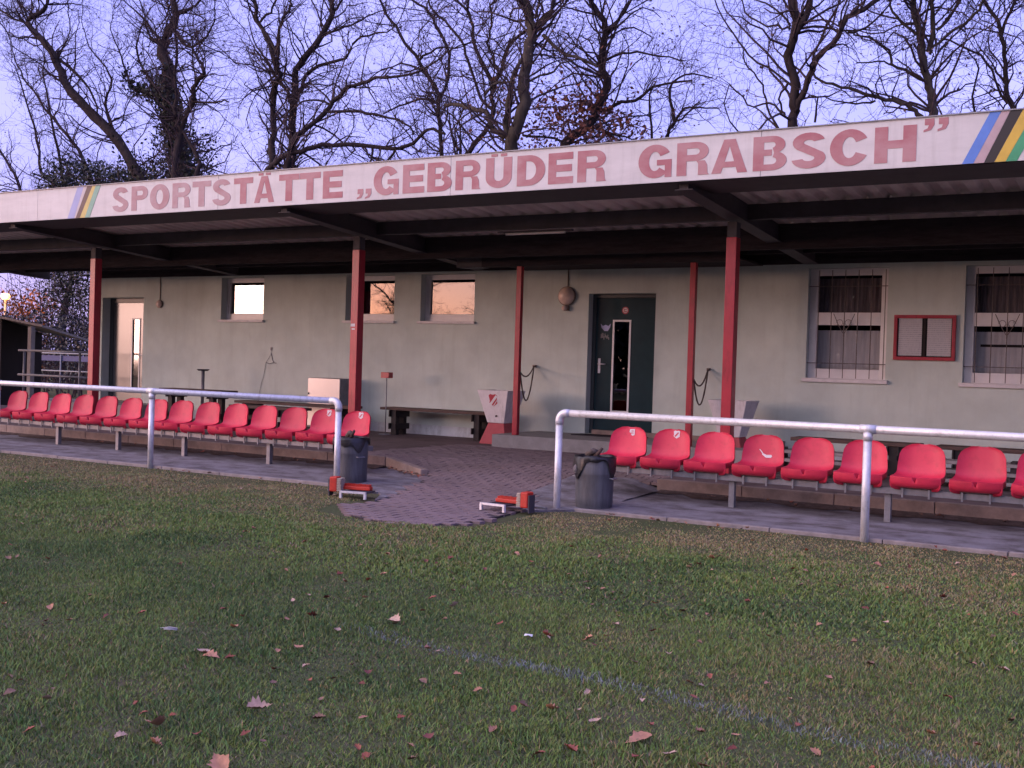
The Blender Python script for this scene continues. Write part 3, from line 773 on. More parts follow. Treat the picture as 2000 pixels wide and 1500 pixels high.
# doors -------------------------------------------------------------------
def shield(x, z, w, h):
    a = w / 2
    return [(x - a, z + h * .40), (x - a * .6, z + h * .5), (x, z + h * .44), (x + a * .6, z + h * .5), (x + a, z + h * .40), (x + a * .86, z - h * .05), (x + a, z - h * .22), (x + a * .5, z - h * .38), (x, z - h * .5), (x - a * .5, z - h * .38), (x - a, z - h * .22), (x - a * .86, z - h * .05)]
def door(x0, x1, z0, z1, m, mg, gx0, gx1, gz0, gz1, hinge_right, depth, framew, lz):
    yf = WY + depth; fw = framew
    mb = MB().box(x0 + .001, x0 + fw, yf - .02, yf + .08, z0, z1 - .001).box(x1 - fw, x1 - .001, yf - .02, yf + .08, z0, z1 - .001).box(x0 + fw, x1 - fw, yf - .02, yf + .08, z1 - fw, z1 - .001)
    fr = cpart(mb, 'door_frame', M['door_frame'], club, bevel=0.003)
    a, b, c, d = x0 + fw + .003, x1 - fw - .003, z0 + .012, z1 - fw - .004
    mb = MB()
    for (p, q, r, s) in ((a, gx0, c, d), (gx1, b, c, d), (gx0, gx1, c, gz0), (gx0, gx1, gz1, d)): mb.box(p, q, yf, yf + .045, r, s)
    dr = cpart(mb, 'door', m, club)
    t_ = .030
    mb = MB().box(gx0 - t_, gx0, yf - .012, yf - .0005, gz0 - t_, gz1 + t_).box(gx1, gx1 + t_, yf - .012, yf - .0005, gz0 - t_, gz1 + t_).box(gx0, gx1, yf - .012, yf - .0005, gz1, gz1 + t_).box(gx0, gx1, yf - .012, yf - .0005, gz0 - t_, gz0)
    cpart(mb, 'pane_frame', M['white'], dr)
    cpart(MB().add([(gx0, yf + .015, gz0), (gx1, yf + .015, gz0), (gx1, yf + .015, gz1), (gx0, yf + .015, gz1)], [(0, 1, 2, 3)]), 'pane', mg, dr, recalc=False)
    hx = (a + .075) if not hinge_right is False and hinge_right else (b - .075)
    sg = 1 if hinge_right else -1
    mb = MB().box(hx - .022, hx + .022, yf - .010, yf - .0005, lz - .13, lz + .11)
    h = cpart(mb, 'handle_plate', M['galv'], dr, bevel=0.008)
    mb = MB().tube([(hx, yf - .01, lz + .02), (hx, yf - .05, lz + .02), (hx + sg * .03, yf - .055, lz + .02), (hx + sg * .13, yf - .055, lz + .017)], 0.010, 8)
    cpart(mb, 'handle', M['galv'], dr, smooth=True)
    return dr, yf
d1, yf = door(-8.17, -7.01, 0.40, 2.64, M['door'], M['glass_door'], -7.78, -7.52, 0.78, 2.20, True, 0.17, 0.06, 1.50)
mb = MB(); mb.prism_xz([(-7.60 + .058 * math.cos(k * math.pi / 10), 2.38 + .058 * math.sin(k * math.pi / 10)) for k in range(20)], yf - .003, yf - .0005); cpart(mb, 'round_sticker', M['sticker_red'], d1)
mb = MB(); mb.prism_xz([(-7.60 + .042 * math.cos(k * math.pi / 10), 2.38 + .042 * math.sin(k * math.pi / 10)) for k in range(20)], yf - .0045, yf - .0032); cpart(mb, 'round_sticker', M['sticker'], d1)
mb = MB().box(-7.625, -7.575, yf - .006, yf - .0047, 2.355, 2.368).box(-7.625, -7.612, yf - .006, yf - .0047, 2.3685, 2.404).box(-7.611, -7.575, yf - .006, yf - .0047, 2.392, 2.404); cpart(mb, 'sticker_print', M['sticker_red'], d1)
rr = random.Random(5)
mb = MB()   # worn pale notice stuck on the door's upper left corner
mb.prism_xz([(-8.03, 2.17), (-8.01, 2.10), (-7.96, 2.05), (-7.90, 2.05), (-7.86, 2.11), (-7.85, 2.17), (-7.89, 2.13), (-7.94, 2.15), (-7.99, 2.13)], yf - .002, yf - .0005)
cpart(mb, 'worn_sticker', M['s_bluef'], d1)
mb = MB()
for k in range(9):
    x = -8.02 + .017 * k; z = 1.93 + rr.uniform(-.02, .02); mb.box(x, x + .010, yf - .002, yf - .0005, z, z + rr.uniform(.03, .08))
cpart(mb, 'worn_sticker', M['galv_dull'], d1)
cpart(MB().box(-8.16, -7.02, WY - .5, WY - .12, 0.3925, 0.405), 'door_mat', M['dark_wood'])
d2, yf2 = door(-19.68, -18.43, 0.452, 2.63, M['door_old'], M['glass_old'], -18.98, -18.78, 0.72, 2.18, False, 0.22, 0.10, 1.42)
# conduits down to the lamps
for x, z in ((-8.55, 2.74), (-17.94, 2.56)):
    cpart(MB().tube([(x, WY - .012, z), (x, WY - .012, 3.04)], 0.009, 6), 'conduit', M['lampbase'])
# crack with loose cable on the wall
mb = MB().tube([(-14.89, WY - .008, 1.63), (-14.90, WY - .008, 1.52), (-15.02, WY - .01, 1.36), (-15.06, WY - .012, 1.12), (-15.12, WY - .012, 0.95), (-15.17, WY - .012, 0.74), (-15.2, WY - .01, 0.3)], 0.0035, 5)
mb.tube([(-14.89, WY - .008, 1.55), (-14.85, WY - .01, 1.42), (-14.80, WY - .02, 1.365), (-14.74, WY - .03, 1.36)], 0.006, 5).tube([(-15.02, WY - .01, 1.37), (-14.92, WY - .012, 1.345), (-14.84, WY - .012, 1.37)], 0.006, 5)
mb.box(-14.905, -14.875, WY - .02, WY - .001, 1.60, 1.66)
cpart(mb, 'loose_cable', M['galv_dull'])
# ------------------------------------------------------------------ things on and by the wall
def notice_board():
    o = thing('notice_board', 'red framed notice board with two printed sheets on the wall between the barred windows', 'notice board', (-3.01, WY, 1.69))
    x0, x1, z0, z1 = -.405, .405, 0, .62
    mb = MB().box(x0, x1, -.05, -.001, z0, z0 + .045).box(x0, x1, -.05, -.001, z1 - .045, z1).box(x0, x0 + .045, -.05, -.001, z0 + .0451, z1 - .0451).box(x1 - .045, x1, -.05, -.001, z0 + .0451, z1 - .0451)
    MB().box(-.0105, .0105, -.030, -.021, z0 + .0451, z1 - .0451).build('divider', M['wood_dark'], o)
    mb.build('frame', M['red'], o, bevel=0.003)
    MB().box(x0 + .0451, x1 - .0451, -.020, -.002, z0 + .0452, z1 - .0452).build('back_board', M['dark'], o)
    m = bpy.data.materials.new('printed_sheet'); m.use_nodes = True; t = m.node_tree; b = t.nodes['Principled BSDF']; b.inputs['Roughness'].default_value = .7
    g = t.nodes.new("ShaderNodeNewGeometry"); mp_ = t.nodes.new("ShaderNodeMapping"); mp_.inputs['Scale'].default_value = (22, 1, 3)
    w = t.nodes.new("ShaderNodeTexWave"); w.bands_direction = 'Z'; w.inputs['Scale'].default_value = 11; w.inputs['Distortion'].default_value = 0
    n = t.nodes.new("ShaderNodeTexNoise"); n.inputs['Scale'].default_value = 5
    mu = t.nodes.new("ShaderNodeMath"); mu.operation = 'MULTIPLY'; r = t.nodes.new("ShaderNodeValToRGB")
    r.color_ramp.elements[0].position = .34; r.color_ramp.elements[1].position = .60; r.color_ramp.elements[0].color = (.62, .62, .64, 1); r.color_ramp.elements[1].color = (.36, .37, .42, 1)
    t.links.new(g.outputs['Position'], w.inputs['Vector']); t.links.new(g.outputs['Position'], mp_.inputs['Vector']); t.links.new(mp_.outputs[0], n.inputs['Vector'])
    t.links.new(w.outputs['Fac'], mu.inputs[0]); t.links.new(n.outputs['Fac'], mu.inputs[1]); t.links.new(mu.outputs[0], r.inputs[0]); t.links.new(r.outputs[0], b.inputs['Base Color'])
    for a in (-.345, .035):
        MB().box(a, a + .31, -.0235, -.0205, .06, .575).build('sheet', m, o)
    MB().add([(x0 + .045, -.04, z0 + .045), (x1 - .045, -.04, z0 + .045), (x1 - .045, -.04, z1 - .045), (x0 + .045, -.04, z1 - .045)], [(0, 1, 2, 3)]).build('pane', M['glass_dull'], o, recalc=False)
notice_board()

def wall_lamp(x, z, r, label, sensor):
    o = thing('wall_lamp', label, 'wall lamp', (x, WY, z), group='lamps on the clubhouse wall')
    n = 9; prof = [(r * .92, 0)] + [(r * math.cos(k * math.pi / 2 / n), r * .75 * math.sin(k * math.pi / 2 / n) + .03) for k in range(n + 1)]
    mb = MB().lathe(prof, n=24); mb.v = [(a, -c, b) for a, b, c in mb.v]
    mb.build('lamp_glass', M['lampglass'], o, smooth=True)
    mb = MB().lathe([(0, .001), (r * 1.08, .001), (r * 1.08, .034), (r * .9, .036)], n=24); mb.v = [(a, -c, b) for a, b, c in mb.v]
    mb.build('base', M['lampbase'], o)
    if sensor:
        MB().box(-.05, .05, -.07, -.001, -.235, -.155).build('sensor', M['lampbase'], o, bevel=.01)
        mb = MB().lathe([(.045, 0), (.044, .03), (.03, .05), (0, .058)], n=14); mb.v = [(a - .01, -.06 - c, b - .20) for a, b, c in mb.v]; mb.build('sensor_eye', M['lampglass'], o, smooth=True)
    return o
wall_lamp(-8.56, 2.60, 0.145, 'round amber bulkhead lamp with a motion sensor left of the dark green door', True)
wall_lamp(-17.94, 2.49, 0.075, 'small round lamp on the wall right of the left-hand metal door', False)

# steel cabinet
o = thing('metal_cabinet', 'shiny brushed steel cabinet standing against the wall behind the left seats', 'cabinet', (-13.15, 15.7, Z_TER))
MB().box(-.37, .37, 0, .44, 0.05, .925).build('body', M['galv_dull'], o, bevel=.006)
MB().box(-.365, .365, -.022, -.001, .06, .92).build('door', M['steel'], o, bevel=.004)
MB().box(-.35, -.335, -.034, -.0225, .62, .66).build('lock', M['dark'], o)
for s in (-.3, .3): MB().box(s - .03, s + .03, .05, .4, 0, .049).build('foot', M['dark'], o)

# ashtray stands
def lat(mb, name, m, o, **k): return mb.build(name, m, o, **k)
o = thing('ashtray_stand', 'slender ashtray stand with a red box head beside the wooden bench', 'ashtray', (-11.71, 15.62, Z_TER))
MB().tube([(0, 0, .012), (0, 0, .97)], .009, 8).build('pole', M['galv_dull'], o, smooth=True)
MB().box(-.085, .085, -.06, .06, .971, 1.07).build('ash_box', M['red'], o, bevel=.006)
MB().lathe([(0, .012), (.11, .012), (.12, 0), (0, 0)], n=18).build('foot_plate', M['galv_dull'], o)
o = thing('ashtray_stand', 'grey pedestal ashtray with flat dish standing behind the low table near the left door', 'ashtray', (-15.96, 15.5, Z_TER))
MB().tube([(0, 0, .012), (0, 0, .97)], .032, 12).build('pole', M['galv_dull'], o, smooth=True)
MB().lathe([(0, .972), (.09, .972), (.12, 1.0), (.12, 1.006), (0, 1.006)], n=20).build('dish', M['steel_dark'], o)
MB().lathe([(0, .012), (.14, .012), (.15, 0), (0, 0)], n=18).build('foot_plate', M['galv_dull'], o)

# planters
def emblem(x, z, w, h, y, parent, slope=0.0):
    mb = MB(); mb.prism_xz(shield(x, z, w, h), y - .003, y - .0008); e = mb.build('emblem', M['sticker_red'], parent)
    mb = MB(); mb.prism_xz([(x - w * .47, z - h * .24), (x - w * .30, z - h * .30), (x + w * .47, z + h * .24), (x + w * .34, z + h * .36)], y - .0045, y - .0032); mb.build('emblem_band', M['sticker'], e)
    mb = MB(); mb.prism_xz([(x - w * .33, z - h * .325), (x - w * .25, z - h * .35), (x + w * .49, z + h * .13), (x + w * .48, z + h * .19)], y - .0045, y - .0032); mb.build('emblem_band', M['sticker'], e)
def planter(x, y, label, z0=Z_TER):
    o = thing('planter', label, 'planter', (x, y, z0), group='white planters on red feet by the entrance')
    s0, s1, s2 = .245, .155, .285; h1 = .33; h2 = .85
    MB().hexa([(-s0, -s0, 0), (s0, -s0, 0), (s0, s0, 0), (-s0, s0, 0)], [(-s1 + .01, -s1 + .01, h1), (s1 - .01, -s1 + .01, h1), (s1 - .01, s1 - .01, h1), (-s1 + .01, s1 - .01, h1)]).build('base', M['planter_red'], o, bevel=.01)
    mb = MB(); q = lambda s, z: [(-s, -s, z), (s, -s, z), (s, s, z), (-s, s, z)]
    rings = [q(s1, h1 + .001), q(s2, h2), q(s2 - .035, h2), q(s2 - .06, h2 - .08)]
    vs = [p for r_ in rings for p in r_]; fs = [(3, 2, 1, 0)]
    for k in range(3):
        for i in range(4): fs.append((k * 4 + i, k * 4 + (i + 1) % 4, (k + 1) * 4 + (i + 1) % 4, (k + 1) * 4 + i))
    mb.add(vs, fs).build('tub', M['planter'], o, bevel=.008)
    MB().add(q(s2 - .055, h2 - .075), [(0, 1, 2, 3)]).build('earth', M['soil'], o)
    # red crest on the slanted front
    e = MB(); th = math.atan2(s2 - s1, h2 - h1)
    em = bpy.data.objects.new('emblem_plate', None)
    mb = MB(); mb.prism_xz(shield(0, 0, .15, .20), -.003, -.0008)
    ob = mb.build('emblem', M['sticker_red'], o); ob.location = (0.0, -(s1 + (s2 - s1) * .70), h1 + (h2 - h1) * .70); ob.rotation_euler = (th, 0, 0)
    mb = MB(); mb.prism_xz([(-.085, -.070), (-.045, -.085), (.085, .060), (.055, .085)], -.0055, -.0033); mb.build('emblem_band', M['planter'], ob)
    mb = MB(); mb.prism_xz([(-.012, -.090), (.006, -.090), (.078, .0), (.078, .018)], -.0055, -.0033); mb.build('emblem_band', M['planter'], ob)
    mb = MB().lathe([(0, -.002), (.016, -.002), (.016, .01)], n=10); mb.v = [(a, -c - .001, b) for a, b, c in mb.v]
    d = mb.build('drain_hole', M['lampbase'], o); d.location = (0.03, -(s1 + (s2 - s1) * .22) - .002, h1 + (h2 - h1) * .22); d.rotation_euler = (th, 0, 0)
planter(-9.28, 15.42, 'white tapered concrete planter with red shield emblem at the end of the long bench')
planter(-5.44, 15.46, 'white tapered planter with shield emblem half hidden behind the right-hand main red post', 0.20)

# ropes slung from the porch columns to wall hooks
def rope(name, label, segs, hooks):
    o = thing(name, label, 'rope', segs[0][0])
    x0, y0, z0 = segs[0][0]
    for a, b, sag in segs:
        pts = []
        for k in range(13):
            t_ = k / 12; p = [a[i] + (b[i] - a[i]) * t_ for i in range(3)]; p[2] -= sag * 4 * t_ * (1 - t_)
            pts.append((p[0] - x0, p[1] - y0, p[2] - z0))
        MB().tube(pts, [.011 + .002 * (k % 2) for k in range(13)], 6).build('rope', M['rope'], o, smooth=True)
    for h in hooks: MB().box(h[0] - x0 - .02, h[0] - x0 + .02, h[1] - y0 - .02, h[1] - y0 + .045, h[2] - z0 - .02, h[2] - z0 + .02).build('hook', M['lampbase'], o)
rope('hanging_rope', 'brown rope slung from the left thin porch post to a hook above the planter', [((-8.61, 14.84, 1.35), (-9.11, 16.14, 1.45), .11), ((-8.61, 14.84, 1.34), (-9.11, 16.14, 1.43), .48)], [(-9.11, 16.15, 1.45)])
rope('hanging_rope', 'brown rope looped between the right thin porch post and the wall by the door', [((-5.81, 14.84, 1.33), (-6.10, 16.14, 1.48), .16), ((-5.81, 14.84, 1.31), (-6.10, 16.14, 1.46), .42)], [(-6.10, 16.15, 1.48)])

# wooden benches -----------------------------------------------------------
def bench(x0, x1, y0, label, h=.47, t0=.28, t1=.30):
    o = thing('wooden_bench', label, 'bench', ((x0 + x1) / 2, y0 + .2, Z_TER), group='dark timber benches along the clubhouse')
    w = (x1 - x0) / 2
    for k in range(2):
        MB().box(-w, w, -.20 + .205 * k, -.005 + .205 * k, h - .045, h).build('plank', M['wood'], o, bevel=.005)
    for cx in (-w + t0, w - t1):
        for yy in (-.13, .09): MB().box(cx - .055, cx + .055, yy - .045, yy + .045, 0, h - .046).build('leg', M['wood_dark'], o, bevel=.006)
        MB().box(cx - .075, cx - .056, -.22, .19, h - .16, h - .047).build('cross_piece', M['wood_dark'], o)
        MB().box(cx + .056, cx + .075, -.22, .19, h - .16, h - .047).build('cross_piece', M['wood_dark'], o)
        MB().box(cx - .075, cx - .056, -.22, .19, .10, .20).build('cross_piece', M['wood_dark'], o)
        MB().box(cx + .056, cx + .075, -.22, .19, .10, .20).build('cross_piece', M['wood_dark'], o)
    return o
bench(-11.84, -9.58, 15.62, 'long dark wooden bench with crossed trestle legs between the ashtray stand and the planter')
bench(-14.75, -12.12, 15.1, 'dark wooden bench behind the left seat row in front of the steel cabinet')
bench(-16.60, -14.95, 15.0, 'higher dark wooden table beside the pedestal ashtray near the left door', .63)
bench(-13.9, -12.4, 14.1, 'low timber bench half hidden behind the left red seats by the middle post', .44)
bench(-4.35, -2.75, 14.6, 'dark wooden bench behind the right red seats just right of the main red post', .42)
bench(-2.55, -0.35, 14.6, 'dark wooden bench behind the right seats under the notice board and last window', .42)
def crate_pile(x, y, label):
    o = thing('bench_trestle', label, 'folded bench', (x, y, Z_TER), group='pale folded bench boards')
    for k in range(3):
        MB().box(-.62 + .03 * k, .62, -.15, .15, .06 + .105 * k, .10 + .105 * k).build('board', M['edging'], o, bevel=.004)
    for s in (-.5, .5):
        MB().box(s - .03, s + .03, -.12, .12, 0, .335).build('support', M['wood_dark'], o)
crate_pile(-3.70, 13.8, 'pile of pale boards behind the right seats, left of the tall railing post')
crate_pile(-2.05, 13.8, 'pile of pale boards behind the right seats, right of the tall railing post')

# ------------------------------------------------------------------ stadium seats
rows = [(.090, -.008, .140, 0, 0), (.045, .002, .188, 0, 0), (.016, .022, .210, 0, 0), (.002, .052, .221, 0, 0), (.000, .098, .228, 0, 0), (.016, .101, .228, .002, 0), (.09, .094, .227, .010, 0),
        (.19, .080, .226, .028, 0), (.27, .074, .224, .045, 0), (.325, .088, .222, .052, -.012), (.362, .128, .221, .040, -.045), (.382, .185, .219, .018, -.062), (.395, .245, .214, .005, -.066),
        (.405, .300, .209, 0, -.062), (.411, .345, .190, 0, -.050), (.415, .374, .158, 0, -.034), (.417, .391, .112, 0, -.018), (.417, .398, .045, 0, -.003)]
cols = [-1, -.95, -.82, -.62, -.40, -.20, -.10, 0, .10, .20, .40, .62, .82, .95, 1]
def seat_pt(r, a):
    y, z, w, rz, fy = rows[r]; k = abs(a) ** 3
    x = a * w; yy = y + fy * k; zz = z + rz * k
    if r in (1, 2, 3, 4, 5): yy += .040 * k       # rounded front corners
    if r in (4, 5) and abs(a) < .05: zz -= .052 if r == 4 else .060; yy += .030 if r == 4 else .045
    return (x, yy, zz)
mb = MB(); nc = len(cols) + 2
for r in range(len(rows)):
    pts = [seat_pt(r, a) for a in cols]
    def fl(p, s):
        if r <= 8: return (p[0] - s * -.004, p[1] + .004, p[2] - min(.055, .02 + .007 * r))
        return (p[0] * 1.0, p[1] + .022, p[2] - .006)
    pts = [fl(pts[0], -1)] + pts + [fl(pts[-1], 1)]
    mb.v += pts
for r in range(len(rows) - 1):
    for c in range(nc - 1): mb.f.append((r * nc + c, r * nc + c + 1, (r + 1) * nc + c + 1, (r + 1) * nc + c))
top = (len(rows) - 1) * nc
seat_mesh_mb = mb
first_seat = None
def make_seat():
    o = thing('stadium_seat', 'x', 'seat', (0, 0, 0))
    s = seat_mesh_mb.build('shell', M['seat'], o, smooth=True, solid=.009)
    me = s.data; nck = len(cols) + 2   # crisp upper edge of the front lip and its notch
    at_ = me.attributes.new('sharp_edge', 'BOOLEAN', 'EDGE')
    for e in me.edges:
        a_, b_ = e.vertices
        if a_ // nck == b_ // nck and a_ // nck in (4, 5): at_.data[e.index].value = True
        if abs(a_ - b_) == nck and min(a_, b_) // nck in (3, 4, 5) and a_ % nck in (7, 8, 9): at_.data[e.index].value = True
        if abs(a_ - b_) == nck and a_ % nck in (1, nck - 2): at_.data[e.index].value = True
    for sx in (-.12, .12):
        MB().box(sx - .008, sx + .008, .085, .10, -.10, -.012).build('bracket', M['galv_dull'], o)
    return o
seat0 = make_seat()
seatL = [-15.67 + 0.5172 * k for k in range(14)]
seatR = [-5.17, -4.67, -4.175, -3.65, -3.14, -2.62, -2.09, -1.56, -1.03]
ordn = ['first', 'second', 'third', 'fourth', 'fifth', 'sixth', 'seventh', 'eighth', 'ninth', 'tenth', 'eleventh', 'twelfth', 'thirteenth', 'fourteenth']
used = False
def surf_patch(cx, cz, hw, hh, outline=None):
    """patch lying on the seat back: maps (x,z) to the surface"""
    def y_at(x, z):
        for r in range(10, len(rows) - 1):
            z0 = rows[r][1]; z1 = rows[r + 1][1]
            if z0 <= z <= z1:
                t_ = (z - z0) / (z1 - z0); w = rows[r][2] * (1 - t_) + rows[r + 1][2] * t_
                a = max(-1, min(1, x / w)); k = abs(a) ** 3
                return (rows[r][0] + rows[r][4] * k) * (1 - t_) + (rows[r + 1][0] + rows[r + 1][4] * k) * t_
        return .4
    return y_at
yat = surf_patch(0, 0, 0, 0)
def on_back(poly, off=.004):
    return [(x, yat(x, z) - off, z) for x, z in poly]
def put_seat(x, label, row, sticker=None):
    global used
    o = seat0 if not used else copy_tree(seat0)
    used = True
    o.location = (x, 10.985 + random.uniform(-.004, .004), 0.405)
    o.rotation_euler = (random.uniform(-.012, .012), 0, random.uniform(-.02, .02))
    o['label'] = label; o['group'] = row
    return o
def add_sticker(o, kind, x=0.015, z=.345):
    if kind == 'shield':
        pol = shield(x, z, .075, .085); c = (x, z)
        mb = MB(); vs = on_back([c] + pol); mb.add(vs, [(0, i + 1, (i + 1) % len(pol) + 1) for i in range(len(pol))]); s = mb.build('sticker', M['sticker'], o)
        pol = [(x - .028, z - .018), (x - .012, z - .026), (x + .026, z + .018), (x + .012, z + .026)]
        mb = MB(); mb.add(on_back(pol, .0055), [(0, 1, 2, 3)]); mb.build('sticker_band', M['sticker_red'], s)
    elif kind == 'worn':
        pol = [(x - .03, z + .03), (x + .028, z + .034), (x + .03, z - .032), (x + .005, z - .04), (x - .012, z - .030), (x - .008, z - .012), (x - .034, z - .002)]
        mb = MB(); mb.add(on_back([(x, z)] + pol), [(0, i + 1, (i + 1) % len(pol) + 1) for i in range(len(pol))]); s = mb.build('sticker', M['sticker'], o)
        for zz in (.012, -.010):
            mb = MB(); mb.add(on_back([(x - .012, z + zz - .004), (x + .018, z + zz - .004), (x + .018, z + zz + .004), (x - .012, z + zz + .004)], .0055), [(0, 1, 2, 3)]); mb.build('sticker_band', M['sticker_red'], s)
    elif kind == 'scrape':
        pol = [(-.02, .212), (-.03, .20), (.018, .168), (.070, .170), (.082, .186), (.070, .200), (.022, .196)]
        mb = MB(); mb.add(on_back([(.02, .185)] + pol), [(0, i + 1, (i + 1) % len(pol) + 1) for i in range(len(pol))]); mb.build('paint_scrape', M['sticker'], o)
        pol = [(-.062, .250), (-.054, .252), (-.016, .214), (-.024, .206)]
        mb = MB(); mb.add(on_back(pol), [(0, 1, 2, 3)]); mb.build('paint_scrape', M['sticker'], o)
for k, x in enumerate(seatL):
    n = 13 - k
    lab = 'plain red plastic seat, %s from the entrance in the left row' % ordn[n]
    if n == 0: lab = 'red plastic seat with shield sticker behind the left bin, last of its row'
    if n == 1: lab = 'red plastic seat with white shield sticker just left of the left railing end post'
    o = put_seat(x, lab, 'red seats of the left row')
seats_l = [o for o in bpy.data.objects if o.name.startswith('stadium_seat')]
labelsR = ['red plastic seat with torn white sticker right above the right-hand bin', 'red plastic seat with shield sticker, second from the entrance in the right row', 'plain red plastic seat of the right row, third from the entrance',
           'red plastic seat with a white scrape across its back, fourth in the right row', 'plain red plastic seat, fifth in the right row, left of the railing post', 'red plastic seat half covered by the tall railing post of the right row',
           'plain red plastic seat, first to the right of the railing post', 'plain red plastic seat, second to the right of the railing post', 'plain red plastic seat cut off by the right edge of the photo']
stk = [('L', 12, 'shield'), ('L', 13, 'shield')]
robjs = []
for k, x in enumerate(seatR): robjs.append(put_seat(x, labelsR[k], 'red seats of the right row'))
byx = {round(o.location.x, 2): o for o in bpy.data.objects if o.name.startswith('stadium_seat')}
add_sticker(byx[round(seatL[12], 2)], 'shield'); add_sticker(byx[round(seatL[13], 2)], 'shield')
add_sticker(robjs[0], 'worn'); add_sticker(robjs[1], 'shield', .03); add_sticker(robjs[3], 'scrape')

def seat_frame(label, x0, x1, legs):
    o = thing('seat_frame', label, 'seat frame', (x0, 11.2, 0.05), group='galvanised frames carrying the red seats')
    MB().box(0, x1 - x0, -.10, .06, .275, .335).build('beam', M['galv_dull'], o, bevel=.004)
    for lx in legs:
        MB().box(lx - x0 - .03, lx - x0 + .03, -.04, .02, -.02, .274).build('leg', M['galv_dull'], o, bevel=.004)
seat_frame('galvanised beam on square legs carrying the left row of red seats', -16.2, -8.62, [-16.0, -14.5, -13.18, -11.84, -10.27, -8.74])
seat_frame('galvanised beam on square legs carrying the right row of red seats', -5.55, -0.2, [-5.46, -3.92, -2.36, -0.78])

# ------------------------------------------------------------------ tubular railings
def railing(name, label, x0, x1, posts, elbow):
    o = thing(name, label, 'railing', (posts[0], 10.0, 0), group='galvanised tube railings along the pitch')
    bx = posts[0]; r = .036; z = .978
    e = x1 if elbow > 0 else x0
    a = x0 if elbow > 0 else x0 + .11; b = x1 - .11 if elbow > 0 else x1
    MB().tube([(a - bx, 0, z), (b - bx, 0, z)], r, 20).build('rail', M['galv'], o, smooth=True)
    for p in posts:
        if abs(p - e) < .01:
            MB().tube([(p - bx, 0, -.06), (p - bx, 0, z - .11)], r, 20).build('post', M['galv'], o, smooth=True)
            s = -elbow
            pts = [(p - bx, 0, z - .115)] + [(p - bx + s * .075 * (1 - math.cos(t_ * math.pi / 12)), 0, z - .075 + .075 * math.sin(t_ * math.pi / 12)) for t_ in range(7)] + [(p - bx + s * .115, 0, z)]
            MB().tube(pts, r + .005, 20).build('elbow', M['galv'], o, smooth=True)
        else:
            MB().tube([(p - bx, 0, -.06), (p - bx, 0, z - .034)], r, 20).build('post', M['galv'], o, smooth=True)
            MB().tube([(p - bx - .07, 0, z), (p - bx + .07, 0, z)], r + .005, 20).build('coupling', M['galv'], o, smooth=True)
            MB().tube([(p - bx, 0, z - .10), (p - bx, 0, z - .03)], r + .005, 20).build('coupling', M['galv'], o, smooth=True)
railing('tube_railing', 'galvanised tube railing before the left seats, ending in an elbow at the bin', -20.6, -8.16, [-8.16, -11.18, -14.28, -17.38], 1)
railing('tube_railing', 'galvanised tube railing before the right seats, bent down beside the right bin', -5.33, 4.0, [-5.33, -2.30, 0.79, 3.88], -1)

# ------------------------------------------------------------------ bins
def bin_(x, y, label, sgn, seed):
    rr = random.Random(seed)
    z0 = zstrip(y)
    o = thing('litter_bin', label, 'litter bin', (x, y, z0), group='round zinc litter bins beside the entrance')
    R0 = .190
    mb = MB(); n = 28; prof = [(R0 * .97, 0), (R0 * .985, .03), (R0, .035), (R0 * 1.0, .10), (R0 * 1.01, .18), (R0 * 1.02, .25), (R0 * 1.03, .33), (R0 * 1.045, .34), (R0 * 1.03, .35), (R0 * 1.06, .50), (R0 * .98, .50), (R0 * .9, .30)]
    ob = MB().lathe(prof, n=n).build('drum', M['bin'], o, smooth=True)
    # black bag folded over the rim, its hem hanging unevenly
    mb = MB(); n = 40
    for ring in range(5):
        for k in range(n):
            t_ = 2 * math.pi * k / n
            hang = .055 + .03 * math.sin(3 * t_ + seed) + .018 * math.sin(7 * t_ + seed * 2)
            flap = max(0, math.cos(t_ - R_(232))) ** 14 * .17
            hang += flap + .12 * max(0, math.cos(t_ - R_(-8))) ** 20
            q = [(R0 * .93, .46), (R0 * .99, .520), (R0 * 1.10, .522), (R0 * 1.155, .50), (R0 * (1.12 + .05 * math.sin(9 * t_)), .515 - hang)][ring]
            mb.v.append((q[0] * math.cos(t_), q[0] * math.sin(t_), q[1] + .006 * math.sin(5 * t_ + ring)))
    for ring in range(4):
        for k in range(n): mb.f.append((ring * n + k, ring * n + (k + 1) % n, (ring + 1) * n + (k + 1) % n, (ring + 1) * n + k))
    mb.build('bin_liner', M['bag'], o, smooth=True, recalc=True)
    # rubbish on top: a dark heap and a stick
    mb = MB(); n = 16
    for ring in range(4):
        for k in range(n):
            t_ = 2 * math.pi * k / n; q = [R0 * .95, R0 * .7, R0 * .4, 0.001][ring]
            mb.v.append((q * math.cos(t_), q * math.sin(t_), .47 + [0, .03, .045, .05][ring] + rr.uniform(-.012, .012)))
    for ring in range(3):
        for k in range(n): mb.f.append((ring * n + k, ring * n + (k + 1) % n, (ring + 1) * n + (k + 1) % n, (ring + 1) * n + k))
    mb.build('rubbish', M['wood_dark'], o)
    MB().tube([(-.02, 0, .50), (.05, -.02, .555), (.085, -.02, .60)], [.022, .018, .015], 7).build('stick', M['wood'], o, smooth=True)
    MB().tube([(-.10, .0, .52), (-.02, -.01, .565), (.03, 0, .56)], [.03, .035, .02], 7).build('crumpled_paper', M['rope'], o, smooth=True)
    # handles
    for s in (1, -1):
        MB().tube([(s * R0 * 1.0, -.045, .30), (s * (R0 + .035), -.045, .30), (s * (R0 + .035), .045, .30), (s * R0 * 1.0, .045, .30)], .007, 6).build('handle', M['galv_dull'], o)
    return o
b1 = bin_(-5.08, 10.33, 'dented grey zinc bin with black liner and pale tag beside the right railing end', 1, 1)
